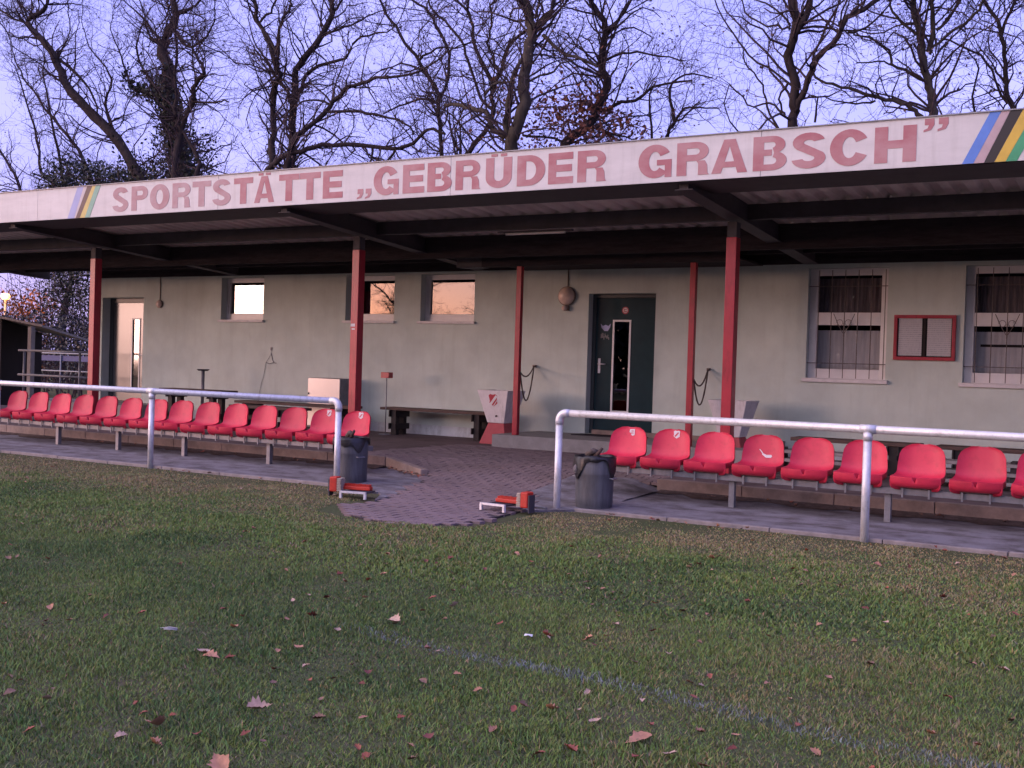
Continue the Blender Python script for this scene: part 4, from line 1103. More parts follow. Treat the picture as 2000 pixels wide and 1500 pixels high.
MB().lathe([(0, .0), (.02, 0), (.032, .03), (.030, .06), (.015, .085), (0, .09)], n=10).build('tag', M['edging'], b1, loc=(-.13, -.16, .345))
b2 = bin_(-8.28, 10.40, 'grey zinc bin with folded brown-black liner behind the left railing end post', -1, 4)
b2.rotation_euler.z = R_(-20)

# boot brush scrapers
def brush(x, y, label, mir, rz):
    o = thing('boot_cleaner', label, 'boot cleaner', (x, y, 0.018), rz, group='red boot brush cleaners at the pitch entrance')
    m = mir
    def bx(a0, a1, *r): return (a0, a1, *r) if m > 0 else (-a1, -a0, *r)
    MB().box(*bx(-.27, .02, -.16, -.13, .055, .075)).build('frame', M['galv'], o)
    for a in (-.26, .01): MB().box(*bx(a - .012, a + .012, -.16, -.13, 0, .0545)).build('frame_leg', M['galv'], o)
    MB().box(*bx(-.27, .30, .14, .17, .03, .05)).build('frame', M['galv_dull'], o)
    for k in range(9): MB().box(*bx(-.25 + .03 * k, -.238 + .03 * k, -.128, .138, .050, .066)).build('grate_bar', M['steel_dark'], o)
    MB().box(*bx(-.23, .10, .045, .125, .067, .105)).build('brush_bed', M['brush'], o, bevel=.008)
    mb = MB(); rr = random.Random(3)
    for i in range(20):
        for j in range(4):
            a = -.215 + i * .016; b_ = .06 + j * .016
            mb.box(*bx(a, a + .010, b_, b_ + .010, .1055, .122 + rr.uniform(0, .008)))
    mb.build('bristles', M['brush'], o)
    MB().box(*bx(.115, .20, -.03, .085, .045, .20)).build('side_brush', M['brush'], o, bevel=.012)
    mb = MB()
    for i in range(9):
        for j in range(8):
            mb.box(*bx(.075 - rr.uniform(0, .008), .1145, -.028 + i * .0125, -.019 + i * .0125, .055 + j * .017, .067 + j * .017))
    mb.build('bristles', M['bristle'], o)
    MB().box(*bx(.201, .215, -.02, .08, .0, .17)).build('bracket', M['steel_dark'], o)
    return o
brush(-5.55, 9.48, 'red boot brush cleaner on the right side of the paved entrance', 1, R_(-4))
brush(-7.42, 9.28, 'red boot brush cleaner on the left side of the paved entrance', -1, R_(14))

# ------------------------------------------------------------------ left: landing railing, shed, barrier, street lamp
def fence2(name, label, x0, x1, y, zt, zm, posts, z0, mm='galv_dull', grp=None):
    o = thing(name, label, 'railing', (x0, y, z0))
    for z in (zt, zm): MB().tube([(0, 0, z - z0), (x1 - x0, 0, z - z0)], .024, 10).build('rail', M[mm], o, smooth=True)
    for p in posts: MB().tube([(p - x0, .0, 0), (p - x0, .0, zt - z0 - .02)], .022, 10).build('post', M[mm], o, smooth=True)
    return o
fence2('landing_railing', 'two-bar grey tube railing on the landing left of the first red post', -20.9, -18.7, 15.1, 1.46, .955, [-20.72, -18.98], .45)
bb = fence2('barrier', 'far grey barrier with a blue strip behind the landing railing', -32.0, -24.5, 22.0, 1.42, .9, [-32, -28.5, -24.6], 0)
MB().box(0, 7.4, .03, .05, 1.20, 1.36).build('banner', M['bluebanner'], bb)
o = thing('garden_shed', 'dark brown board shed with a pale sloping roof edge at the far left', 'shed', (-25.5, 18.0, 0))
nb = 14
for k in range(nb):
    x = -2.4 + k * (3.7 / nb); MB().box(x + .004, x + 3.7 / nb - .004, -1.0, -.975, 0.05, 2.66 - .13 * (x + 2.4)).build('board', M['shed'], o)
MB().box(-2.4, 1.2, -.974, .2, 0.05, 1.9).build('wall', M['shed'], o)
mb = MB(); mb.hexa([(-3.0, -1.05, 2.76), (2.85, -1.05, 2.02), (2.85, .3, 1.72), (-3.0, .3, 2.46)], [(-3.0, -1.05, 2.81), (2.85, -1.05, 2.07), (2.85, .3, 1.77), (-3.0, .3, 2.51)]); mb.build('roof', M['shed_trim'], o)
mb = MB(); mb.hexa([(-2.4, -.97, 1.9), (1.2, -.97, 1.9), (1.2, .2, 1.9), (-2.4, .2, 1.9)], [(-2.4, -.97, 2.64), (1.2, -.97, 2.18), (1.2, .2, 1.91), (-2.4, .2, 2.38)]); mb.build('gable', M['shed'], o)
MB().box(2.50, 2.62, -1.16, -1.05, 0, 2.02).build('post', M['shed_trim'], o)
o = thing('street_lamp', 'glowing orange street lamp behind the shed roof', 'street lamp', (-43.2, 30.5, 0))
MB().tube([(0, 0, 0), (0, 0, 3.9)], .05, 10).build('pole', M['galv_dull'], o, smooth=True)
le = bpy.data.materials.new('lamp_glow'); le.use_nodes = True; e = le.node_tree.nodes['Principled BSDF']; e.inputs['Emission Color'].default_value = (1, .35, .06, 1); e.inputs['Emission Strength'].default_value = 1.2
MB().lathe([(0, 3.62), (.14, 3.66), (.2, 3.78), (.14, 3.90), (0, 3.93)], n=14).build('lantern', le, o, smooth=True)
ld = bpy.data.lights.new('lamp_light', 'POINT'); ld.energy = 30; ld.color = (1, .42, .12); ld.shadow_soft_size = .2
ll = bpy.data.objects.new('lamp_light', ld); COL.objects.link(ll); ll.parent = o; ll.location = (.3, -.4, 3.8)
# ------------------------------------------------------------------ trees
def norm(a): return a / np.maximum(np.linalg.norm(a, axis=-1, keepdims=True), 1e-9)
class Wood:
    """collects batches of tapering tubes"""
    def __init__(s, seed): s.V = []; s.F = []; s.n = 0; s.r = np.random.default_rng(seed)
    def tubes(s, P, R, k):
        N, K, _ = P.shape
        T = np.empty_like(P); T[:, 1:-1] = P[:, 2:] - P[:, :-2]; T[:, 0] = P[:, 1] - P[:, 0]; T[:, -1] = P[:, -1] - P[:, -2]
        T = norm(T); ref = np.tile(np.array([0.31, 0.17, 0.93]), (N, 1)); flat = np.abs((T.mean(1) * ref).sum(-1)) > 0.85
        ref[flat] = [0.9, -0.4, 0.1]
        A = norm(np.cross(T, ref[:, None, :])); B = np.cross(T, A)
        th = np.arange(k) * 2 * np.pi / k
        V = P[:, :, None, :] + R[:, :, None, None] * (A[:, :, None, :] * np.cos(th)[None, None, :, None] + B[:, :, None, :] * np.sin(th)[None, None, :, None])
        idx = s.n + np.arange(N * K * k).reshape(N, K, k)
        a = idx[:, :-1, :]; b = np.roll(a, -1, 2); c = idx[:, 1:, :]; d = np.roll(c, -1, 2)
        s.V.append(V.reshape(-1, 3)); s.F.append(np.stack([a, b, d, c], -1).reshape(-1, 4)); s.n += N * K * k
    def grow(s, S, D, Ln, K, wig, up):
        """polylines from S along D, wandering"""
        P = np.empty((len(S), K, 3)); P[:, 0] = S; d = norm(D); st = (Ln / (K - 1))[:, None]
        for k in range(1, K):
            d = norm(d + s.r.normal(0, wig, d.shape) + np.array([0, 0, up])); P[:, k] = P[:, k - 1] + d * st
        return P
    def build(s, name, m, parent): return npmesh(name, np.concatenate(s.V), [np.concatenate(s.F)], m, parent, smooth=True)
def sample(P, R, step, r, lo=0.0):
    """points, tangents and radii along polylines, about one per step metres"""
    seg = np.linalg.norm(P[:, 1:] - P[:, :-1], axis=2).sum(1); cnt = np.maximum(1, (seg * (1 - lo) / step).astype(int))
    i = np.repeat(np.arange(len(P)), cnt); t = lo + (1 - lo) * r.random(len(i)); K = P.shape[1]
    u = t * (K - 1.001); k = u.astype(int); f = (u - k)[:, None]
    return P[i, k] * (1 - f) + P[i, k + 1] * f, norm(P[i, k + 1] - P[i, k]), R[i, k] * (1 - f[:, 0]) + R[i, k + 1] * f[:, 0], i
def leaves(C, size, m, name, parent, r, kind=None):
    n = len(C); a = norm(r.normal(0, 1, (n, 3))); b = norm(np.cross(a, r.normal(0, 1, (n, 3)))); sz = r.uniform(*size, n)[:, None]
    V = np.stack([C - a * sz, C + b * sz * .55, C + a * sz, C - b * sz * .55], 1).reshape(-1, 3)
    o = npmesh(name, V, [np.arange(n * 4).reshape(n, 4)], m, parent)
    return o
def catmull(pts, rad, sub):
    P = np.array(pts, float); n = len(P); out = []; rr = []
    for i in range(n - 1):
        p0 = P[max(i - 1, 0)]; p1 = P[i]; p2 = P[i + 1]; p3 = P[min(i + 2, n - 1)]
        for k in range(sub):
            t = k / sub; t2 = t * t; t3 = t2 * t
            out.append(0.5 * (2 * p1 + (-p0 + p2) * t + (2 * p0 - 5 * p1 + 4 * p2 - p3) * t2 + (-p0 + 3 * p1 - 3 * p2 + p3) * t3)); rr.append(rad[i] + (rad[i + 1] - rad[i]) * t)
    out.append(P[-1]); rr.append(rad[-1]); return np.array(out), np.array(rr)
def make_tree(name, limbs, label, seed, density=1.0, ivy=0, dead=0, deadmat='deadleaf', bark='bark', group='bare trees behind the clubhouse', twigr=1.0, redzone=None):
    r = np.random.default_rng(seed)
    allx = [p[0] for l in limbs for p in l[2][:1]]
    bx = limbs[0][2][0][0]; by = limbs[0][2][0][1]
    root = thing(name, label, 'tree', (bx, by, 0), group=group)
    off = np.array([bx, by, 0.0])
    trunk = Wood(seed); crown = Wood(seed + 1); polys = []
    for r0, r1, pts in limbs:
        pts = [list(p) for p in pts]; r0 *= .66; r1 *= .62
        rad = list(np.linspace(1, 0, len(pts)) ** 0.9 * (r0 - r1) + r1)
        if pts[0][2] < 6.3 and r0 > .04:
            gx = bx + (pts[0][0] - bx) * .75
            pts = [[gx, pts[0][1], -0.1], [(gx + pts[0][0]) / 2 + r.uniform(-.1, .1), pts[0][1], pts[0][2] * .5]] + pts; rad = [r0 * 1.45, r0 * 1.1] + rad
        if pts[-1][2] > 12 * (pts[-1][1] / 26) * .8:    # carry limbs on above the picture
            d = np.array(pts[-1]) - np.array(pts[-2]); d = d / np.linalg.norm(d)
            q = np.array(pts[-1])
            for k in range(4):
                d = d + r.normal(0, .25, 3) + np.array([0, 0, .2]); d /= np.linalg.norm(d); q = q + d * .9; pts.append(list(q)); rad.append(max(.012, rad[-1] * .7))
        P, Rr = catmull(pts, rad, 3)
        # the limbs wander in depth too; same field for the whole tree so that forks stay joined
        dep = 0.35 * np.sin(P[:, 0] * .55 + seed) * np.clip((P[:, 2] - 2) / 5, 0, 1) + 0.25 * np.sin(P[:, 2] * .9 + seed * 2 + P[:, 0])* np.clip((P[:, 2] - 2) / 5, 0, 1)
        P = P + np.stack([.035 * np.sin(P[:, 2] * 5.1 + seed), dep, np.zeros(len(P))], 1) - off
        P[1:-1] += r.normal(0, .018, P[1:-1].shape)
        trunk.tubes(P[None], Rr[None] * (1 + .06 * np.sin(np.arange(len(Rr)) * 2.3))[None], 8)
        polys.append((P, Rr))
    B1 = []
    for P, Rr in polys:
        S, T, rr, _ = sample(P[None], Rr[None], .23 / density, r, .0)
        ok = S[:, 2] > 3.6; S, T, rr = S[ok], T[ok], rr[ok]
        if not len(S): continue
        D = norm(norm(np.cross(T, r.normal(0, 1, T.shape))) + T * .5 + np.array([0, 0, .25]))
        Ln = r.uniform(.7, 2.3, len(S)) * np.clip(.6 + rr * 6, .7, 1.25)
        B = crown.grow(S, D, Ln, 7, .30, .06)
        R = np.clip(rr * .42, .008, .030)[:, None] * np.linspace(1, .35, 7)[None]
        crown.tubes(B, R, 4); B1.append((B, R))
    B = np.concatenate([b[0] for b in B1]); R = np.concatenate([b[1] for b in B1])
    S, T, rr, _ = sample(B, R, .14, r, .15)
    D = norm(norm(np.cross(T, r.normal(0, 1, T.shape))) + T * .7)
    C = crown.grow(S, D, r.uniform(.25, .85, len(S)), 4, .35, .05)
    Rc = np.clip(rr * .6, .003, .0065)[:, None] * np.linspace(1, .5, 4)[None] * twigr
    crown.tubes(C, Rc, 3)
    S, T, rr, _ = sample(C, Rc, .20, r, .2)
    D = norm(norm(np.cross(T, r.normal(0, 1, T.shape))) + T * .8)
    E_ = crown.grow(S, D, r.uniform(.10, .34, len(S)), 3, .45, .0)
    crown.tubes(E_, np.full((len(S), 3), .0027) * twigr, 3)
    trunk.build('trunk', M[bark], root)
    cr_ = crown.build('crown', M['twig'], root)
    if dead:
        tips = E_[:, 2]; k = r.random(len(tips)) < 1.0 * dead * np.clip(vnoise(tips[:, 0] * .9 + 50, tips[:, 2] * .9, seed) * 2 - .35, 0, 1)
        tips = tips[k]
        if len(tips): leaves(tips + r.normal(0, .04, tips.shape), (.024, .050), M[deadmat], 'foliage', root, r)
    if redzone:
        (x0, z0, rx, rz, n) = redzone
        c = np.stack([x0 - bx + r.normal(0, rx, n), r.normal(0, .9, n), z0 + r.normal(0, rz, n)], 1)
        k = vnoise(c[:, 0] * 2.2 + 40, c[:, 2] * 2.2, seed + 3) > .42
        leaves(c[k], (.04, .085), M['redleaf'], 'foliage', root, r)
    if ivy:
        pts = []
        for P, Rr in polys:
            S, T, rr, _ = sample(P[None], Rr[None], .0009, r, .0)
            ok = (S[:, 2] < ivy + r.normal(0, .8, len(S))) & (rr > .035); S, T, rr = S[ok], T[ok], rr[ok]
            if len(S): pts.append(S + norm(np.cross(T, r.normal(0, 1, T.shape))) * (rr + np.abs(r.normal(0, .16, len(S))))[:, None])
        if pts:
            c = np.concatenate(pts); leaves(c, (.05, .10), M['ivy'], 'ivy', root, r)
    return root
TREES = {
't1': [(0.316,0.074,[(-30.73,27.0,6.62),(-31.25,27.0,7.52),(-32.4,27.0,8.97),(-33.36,27.0,9.88),(-34.35,27.0,10.73),(-34.88,27.0,11.49),(-35.3,27.0,12.18),(-35.92,27.0,12.77),(-36.43,27.0,13.23),(-36.71,27.0,13.62),(-36.14,27.0,13.92),(-35.98,27.0,14.35),(-35.75,27.0,15.06)]),(0.068,0.039,[(-36.7,27.0,13.47),(-37.39,27.0,13.69),(-38.34,27.0,14.13),(-38.99,27.0,14.47),(-39.93,27.0,14.5)]),(0.057,0.038,[(-36.71,27.0,13.62),(-37.17,27.0,14.19),(-37.51,27.0,14.56),(-37.8,27.0,15.17)]),(0.091,0.036,[(-35.3,27.0,12.18),(-34.21,27.0,11.36),(-33.5,27.0,10.56),(-33.17,27.0,9.63)]),(0.09,0.036,[(-32.4,27.0,8.97),(-33.09,27.0,10.34),(-32.99,27.0,11.23),(-33.98,27.0,12.43)]),(0.074,0.037,[(-34.35,27.0,10.73),(-35.07,27.0,12.0),(-34.83,27.0,13.08)])],
't2': [(0.47,0.127,[(-30.33,28.0,6.74),(-30.59,28.0,7.65),(-30.92,28.0,9.55),(-30.96,28.0,10.81),(-31.02,28.0,11.57),(-31.38,28.0,12.37),(-31.15,28.0,13.04),(-31.04,28.0,13.51),(-31.29,28.0,13.99),(-31.47,28.0,14.74)]),(0.089,0.053,[(-31.04,28.0,13.51),(-30.47,28.0,13.76),(-30.12,28.0,13.83),(-29.49,28.0,14.27)]),(0.109,0.055,[(-31.3,28.0,12.36),(-31.86,28.0,12.68),(-32.11,28.0,13.02)]),(0.088,0.035,[(-30.97,28.0,12.95),(-30.31,28.0,12.3),(-29.62,28.0,12.48),(-29.29,28.0,12.81),(-28.9,28.0,13.23)]),(0.111,0.055,[(-30.92,28.0,9.55),(-31.89,28.0,10.81),(-33.1,28.0,11.11),(-33.54,28.0,12.08)]),(0.092,0.037,[(-31.05,28.0,10.37),(-32.18,28.0,11.39),(-32.69,28.0,12.36),(-32.5,28.0,13.07)]),(0.091,0.037,[(-31.38,28.0,12.37),(-32.25,28.0,13.4),(-33.08,28.0,14.06)])],
't3': [(0.164,0.049,[(-27.67,26.0,6.34),(-27.85,26.0,8.04),(-27.77,26.0,9.01),(-27.36,26.0,9.66),(-27.44,26.0,10.01),(-26.75,26.0,10.33),(-26.67,26.0,10.5),(-27.02,26.0,10.93),(-27.43,26.0,11.4)]),(0.064,0.032,[(-27.36,26.0,9.61),(-26.48,26.0,9.47),(-26.01,26.0,9.47),(-25.64,26.0,9.39)]),(0.116,0.05,[(-27.85,26.0,8.04),(-28.03,26.0,8.91),(-28.16,26.0,9.34),(-28.27,26.0,9.85),(-28.32,26.0,10.68),(-28.08,26.0,11.51),(-27.91,26.0,12.12)]),(0.131,0.049,[(-27.12,26.0,6.31),(-26.96,26.0,7.34),(-27.14,26.0,7.93),(-27.64,26.0,8.54),(-28.14,26.0,8.92)]),(0.066,0.033,[(-27.77,26.0,9.01),(-27.26,26.0,10.08),(-27.16,26.0,11.04)])],
't1b': [(0.131,0.044,[(-40.2,31.0,7.62),(-40.55,31.0,8.4),(-41.73,31.0,9.07),(-42.12,31.0,10.46),(-42.64,31.0,11.5),(-43.42,31.0,13.11)]),(0.128,0.043,[(-37.68,31.0,7.5),(-38.46,31.0,9.31),(-39.37,31.0,10.34),(-40.54,31.0,11.32),(-41.38,31.0,12.06),(-42.83,31.0,13.12),(-43.62,31.0,13.95)]),(0.107,0.043,[(-40.04,31.0,7.61),(-40.15,31.0,9.74),(-40.55,31.0,11.69),(-41.06,31.0,13.02)]),(0.112,0.045,[(-42.35,31.0,7.72),(-43.43,31.0,9.09),(-44.52,31.0,10.04),(-45.64,31.0,11.25)])],
't4': [(0.166,0.075,[(-23.45,25.0,6.0),(-23.52,25.0,6.97),(-23.6,25.0,7.93),(-23.71,25.0,8.78),(-23.62,25.0,9.52),(-23.33,25.0,9.91),(-23.4,25.0,10.08),(-23.71,25.0,10.86),(-24.1,25.0,11.54),(-24.19,25.0,12.13),(-24.41,25.0,12.62)]),(0.082,0.045,[(-23.34,25.0,10.01),(-23.21,25.0,10.53),(-23.15,25.0,11.04),(-22.83,25.0,11.42),(-22.57,25.0,11.7),(-22.63,25.0,11.91),(-22.55,25.0,12.35)]),(0.061,0.03,[(-23.66,25.0,9.58),(-23.9,25.0,10.08),(-24.23,25.0,10.54)]),(0.06,0.038,[(-23.96,25.0,11.52),(-23.46,25.0,11.71),(-23.27,25.0,12.0),(-23.09,25.0,12.43)]),(0.076,0.061,[(-23.34,25.0,10.54),(-23.95,25.0,11.34)])],
't5': [(0.2,0.108,[(-23.76,26.0,6.15),(-23.71,26.0,7.15),(-23.61,26.0,8.12),(-23.41,26.0,8.86),(-23.16,26.0,9.7),(-23.03,26.0,10.12),(-22.57,26.0,10.6),(-22.18,26.0,11.15),(-21.93,26.0,11.75),(-22.08,26.0,12.13),(-22.25,26.0,12.61)]),(0.093,0.078,[(-23.42,26.0,9.23),(-23.73,26.0,9.76),(-24.27,26.0,10.25)]),(0.06,0.045,[(-21.93,26.0,11.8),(-21.59,26.0,12.07),(-21.41,26.0,12.34)]),(0.06,0.03,[(-22.1,26.0,11.14),(-21.56,26.0,11.22),(-20.9,26.0,11.3),(-20.16,26.0,11.43)]),(0.09,0.045,[(-23.31,26.0,8.79),(-22.87,26.0,9.56),(-22.33,26.0,10.04),(-21.52,26.0,10.23),(-21.12,26.0,10.33),(-21.06,26.0,10.73),(-20.51,26.0,10.88)])],
't6': [(0.124,0.055,[(-22.06,24.0,6.59),(-21.37,24.0,6.97),(-20.79,24.0,7.13),(-20.23,24.0,7.29),(-19.22,24.0,7.27),(-18.22,24.0,7.14),(-17.53,24.0,7.24),(-16.97,24.0,7.54),(-16.42,24.0,7.37)]),(0.14,0.056,[(-21.27,24.0,5.76),(-21.16,24.0,6.72),(-21.0,24.0,7.44),(-20.68,24.0,7.81),(-20.14,24.0,8.36),(-19.71,24.0,8.76),(-19.23,24.0,8.85),(-18.54,24.0,8.96),(-17.71,24.0,8.94)]),(0.057,0.028,[(-20.14,24.0,8.36),(-20.33,24.0,8.53),(-20.91,24.0,8.52),(-21.22,24.0,8.35)]),(0.068,0.034,[(-20.19,24.0,8.22),(-19.2,24.0,8.15),(-18.59,24.0,8.03),(-17.66,24.0,7.73),(-17.44,24.0,7.45)]),(0.055,0.027,[(-18.82,24.0,7.24),(-18.89,24.0,6.74),(-18.93,24.0,6.4)]),(0.054,0.027,[(-18.14,24.0,7.14),(-18.46,24.0,6.71),(-18.88,24.0,6.4)])],
't7': [(0.105,0.045,[(-18.47,27.0,6.05),(-18.55,27.0,7.36),(-18.59,27.0,8.34),(-18.61,27.0,8.96),(-18.89,27.0,9.71),(-19.29,27.0,10.23),(-19.77,27.0,10.79),(-20.05,27.0,11.31),(-20.45,27.0,11.73),(-20.66,27.0,12.23),(-20.87,27.0,12.72)]),(0.082,0.044,[(-18.62,27.0,9.06),(-18.39,27.0,9.72),(-18.49,27.0,10.39),(-18.87,27.0,11.16),(-19.22,27.0,11.72),(-19.69,27.0,12.1),(-20.01,27.0,12.44)]),(0.06,0.03,[(-18.61,27.0,8.96),(-19.25,27.0,9.12),(-20.02,27.0,8.98),(-20.61,27.0,8.83)]),(0.059,0.03,[(-19.29,27.0,10.23),(-18.85,27.0,10.58),(-18.14,27.0,10.64)]),(0.06,0.03,[(-18.89,27.0,9.71),(-19.56,27.0,10.14),(-20.49,27.0,10.09)])],
't8': [(0.12,0.067,[(-16.83,25.0,6.37),(-16.61,25.0,6.89),(-16.35,25.0,7.29),(-15.97,25.0,7.78),(-15.76,25.0,8.17),(-15.73,25.0,8.73),(-15.36,25.0,9.16),(-15.05,25.0,9.58),(-14.59,25.0,9.8)]),(0.081,0.041,[(-15.73,25.0,8.73),(-16.14,25.0,9.48),(-16.39,25.0,10.21),(-16.49,25.0,10.78),(-16.87,25.0,11.12),(-17.18,25.0,11.43)]),(0.047,0.04,[(-16.49,25.0,10.73),(-16.42,25.0,11.06),(-16.37,25.0,11.45)]),(0.068,0.041,[(-15.76,25.0,8.17),(-16.22,25.0,8.59),(-16.65,25.0,9.39),(-16.78,25.0,9.97),(-17.31,25.0,10.61),(-17.8,25.0,11.05),(-18.1,25.0,11.43)]),(0.053,0.04,[(-15.46,25.0,8.98),(-15.58,25.0,9.22),(-15.65,25.0,9.56),(-15.77,25.0,9.9),(-15.68,25.0,10.26),(-15.63,25.0,10.72),(-15.42,25.0,10.92),(-15.34,25.0,11.3)])],
't9': [(0.25,0.163,[(-14.06,24.0,5.42),(-14.11,24.0,6.72),(-13.92,24.0,7.09),(-13.74,24.0,7.78),(-13.76,24.0,8.44),(-13.79,24.0,9.09),(-13.7,24.0,9.52),(-13.86,24.0,9.97),(-14.14,24.0,10.45),(-14.36,24.0,10.98)]),(0.116,0.064,[(-14.16,24.0,7.03),(-14.58,24.0,7.23),(-14.91,24.0,7.67),(-15.44,24.0,7.84),(-15.99,24.0,8.03),(-16.46,24.0,8.12)]),(0.113,0.075,[(-14.16,24.0,7.03),(-14.16,24.0,7.82),(-14.06,24.0,8.37),(-13.92,24.0,8.89)]),(0.099,0.074,[(-13.7,24.0,9.52),(-13.42,24.0,9.92),(-13.28,24.0,10.33),(-13.21,24.0,10.81)]),(0.073,0.049,[(-13.44,24.0,9.45),(-13.03,24.0,9.01),(-12.45,24.0,8.77),(-12.06,24.0,8.59)]),(0.051,0.038,[(-14.92,24.0,8.06),(-14.41,24.0,8.33),(-13.96,24.0,8.29)]),(0.049,0.025,[(-13.72,24.0,8.27),(-13.17,24.0,8.42),(-12.93,24.0,8.69),(-12.54,24.0,8.83)]),(0.062,0.037,[(-13.72,24.0,9.89),(-13.69,24.0,10.26),(-13.63,24.0,10.75)])],
't10': [(0.209,0.079,[(-13.8,26.0,5.69),(-13.72,26.0,7.18),(-13.28,26.0,7.7),(-12.93,26.0,8.37),(-12.85,26.0,8.82),(-12.96,26.0,9.18),(-12.84,26.0,9.82),(-12.86,26.0,10.27),(-13.07,26.0,10.62),(-13.19,26.0,10.91),(-13.26,26.0,11.44)]),(0.09,0.039,[(-13.28,26.0,7.7),(-13.03,26.0,8.05),(-12.43,26.0,8.22),(-11.93,26.0,8.31),(-11.55,26.0,8.54),(-10.51,26.0,8.58)]),(0.064,0.039,[(-12.79,26.0,9.99),(-12.4,26.0,10.25),(-12.02,26.0,10.74),(-11.96,26.0,11.12)]),(0.058,0.026,[(-12.92,26.0,9.28),(-12.47,26.0,9.41),(-11.93,26.0,9.41),(-11.29,26.0,9.23),(-10.71,26.0,9.07)]),(0.053,0.04,[(-14.9,26.0,7.46),(-14.04,26.0,7.35),(-13.72,26.0,7.25)]),(0.052,0.026,[(-13.28,26.0,7.7),(-12.54,26.0,7.42),(-12.04,26.0,7.31)])],
't11': [(0.087,0.029,[(-12.75,30.0,6.2),(-12.85,30.0,8.06),(-12.64,30.0,8.55),(-12.33,30.0,8.89),(-11.9,30.0,8.89),(-11.32,30.0,8.84)]),(0.073,0.029,[(-12.64,30.0,8.55),(-12.68,30.0,9.47),(-12.36,30.0,9.85),(-11.56,30.0,9.72)]),(0.074,0.029,[(-13.18,30.0,6.22),(-13.32,30.0,8.05),(-13.36,30.0,9.13),(-13.14,30.0,9.74)]),(0.058,0.029,[(-12.83,30.0,8.1),(-12.73,30.0,8.46),(-12.25,30.0,8.72),(-11.87,30.0,9.04)])],
't12': [(0.158,0.116,[(-7.03,23.0,5.48),(-6.99,23.0,6.51),(-6.91,23.0,6.95),(-6.95,23.0,7.51),(-6.99,23.0,8.06),(-6.87,23.0,8.34),(-6.92,23.0,8.79),(-6.95,23.0,9.16),(-7.01,23.0,9.69)]),(0.104,0.084,[(-6.87,23.0,8.34),(-6.66,23.0,8.75),(-6.56,23.0,9.11),(-6.52,23.0,9.52)]),(0.093,0.072,[(-6.88,23.0,6.84),(-6.78,23.0,7.09),(-6.55,23.0,7.54),(-6.3,23.0,7.84),(-5.99,23.0,8.12),(-5.86,23.0,8.51),(-5.58,23.0,8.65),(-5.27,23.0,8.93),(-5.1,23.0,9.11)]),(0.041,0.026,[(-5.81,23.0,8.21),(-5.5,23.0,8.29),(-5.17,23.0,8.7)]),(0.042,0.032,[(-7.09,23.0,7.41),(-7.28,23.0,7.13),(-7.11,23.0,6.79)]),(0.038,0.022,[(-7.12,23.0,6.82),(-7.54,23.0,7.08),(-8.05,23.0,7.11),(-8.49,23.0,7.63)]),(0.038,0.021,[(-7.29,23.0,6.54),(-7.57,23.0,7.01),(-7.7,23.0,7.47),(-7.95,23.0,7.87),(-8.09,23.0,8.26)]),(0.038,0.022,[(-7.01,23.0,7.33),(-7.48,23.0,7.75),(-8.09,23.0,8.26),(-8.5,23.0,8.81),(-8.8,23.0,9.41)]),(0.038,0.022,[(-7.02,23.0,8.43),(-7.33,23.0,8.51),(-7.91,23.0,8.84),(-8.1,23.0,9.32)]),(0.037,0.021,[(-7.02,23.0,8.48),(-7.34,23.0,8.92),(-7.97,23.0,9.3)]),(0.042,0.021,[(-6.51,23.0,7.64),(-6.24,23.0,8.41),(-5.98,23.0,9.03)]),(0.036,0.021,[(-6.47,23.0,6.55),(-6.41,23.0,7.02),(-6.63,23.0,7.07)])],
't13': [(0.146,0.094,[(-4.37,24.0,6.01),(-4.46,24.0,6.77),(-4.51,24.0,7.09),(-4.62,24.0,7.58),(-4.72,24.0,8.13),(-4.84,24.0,8.58),(-4.91,24.0,9.17),(-4.97,24.0,9.6)]),(0.083,0.062,[(-4.64,24.0,8.15),(-4.59,24.0,8.69),(-4.54,24.0,9.12),(-4.51,24.0,9.43)]),(0.051,0.041,[(-4.6,24.0,8.1),(-4.55,24.0,8.25),(-4.28,24.0,8.47),(-3.88,24.0,8.72),(-3.59,24.0,8.99),(-3.45,24.0,9.17)]),(0.051,0.031,[(-4.52,24.0,8.58),(-4.29,24.0,8.73),(-4.03,24.0,9.05),(-3.93,24.0,9.24)]),(0.053,0.032,[(-4.84,24.0,8.49),(-4.91,24.0,8.55),(-5.23,24.0,8.92),(-5.43,24.0,9.24),(-5.53,24.0,9.47)]),(0.053,0.032,[(-4.66,24.0,7.54),(-4.98,24.0,7.79),(-5.27,24.0,7.9),(-5.39,24.0,8.21),(-5.8,24.0,8.48),(-6.1,24.0,8.56)]),(0.032,0.021,[(-5.27,24.0,7.9),(-5.56,24.0,7.97),(-5.93,24.0,7.95)]),(0.085,0.037,[(-4.52,24.0,6.64),(-4.68,24.0,6.77),(-4.88,24.0,6.98),(-5.24,24.0,7.13),(-5.68,24.0,7.2),(-6.06,24.0,7.41),(-6.52,24.0,7.51),(-6.74,24.0,7.76)]),(0.037,0.021,[(-5.57,24.0,7.12),(-5.94,24.0,7.04),(-6.54,24.0,7.23)])],
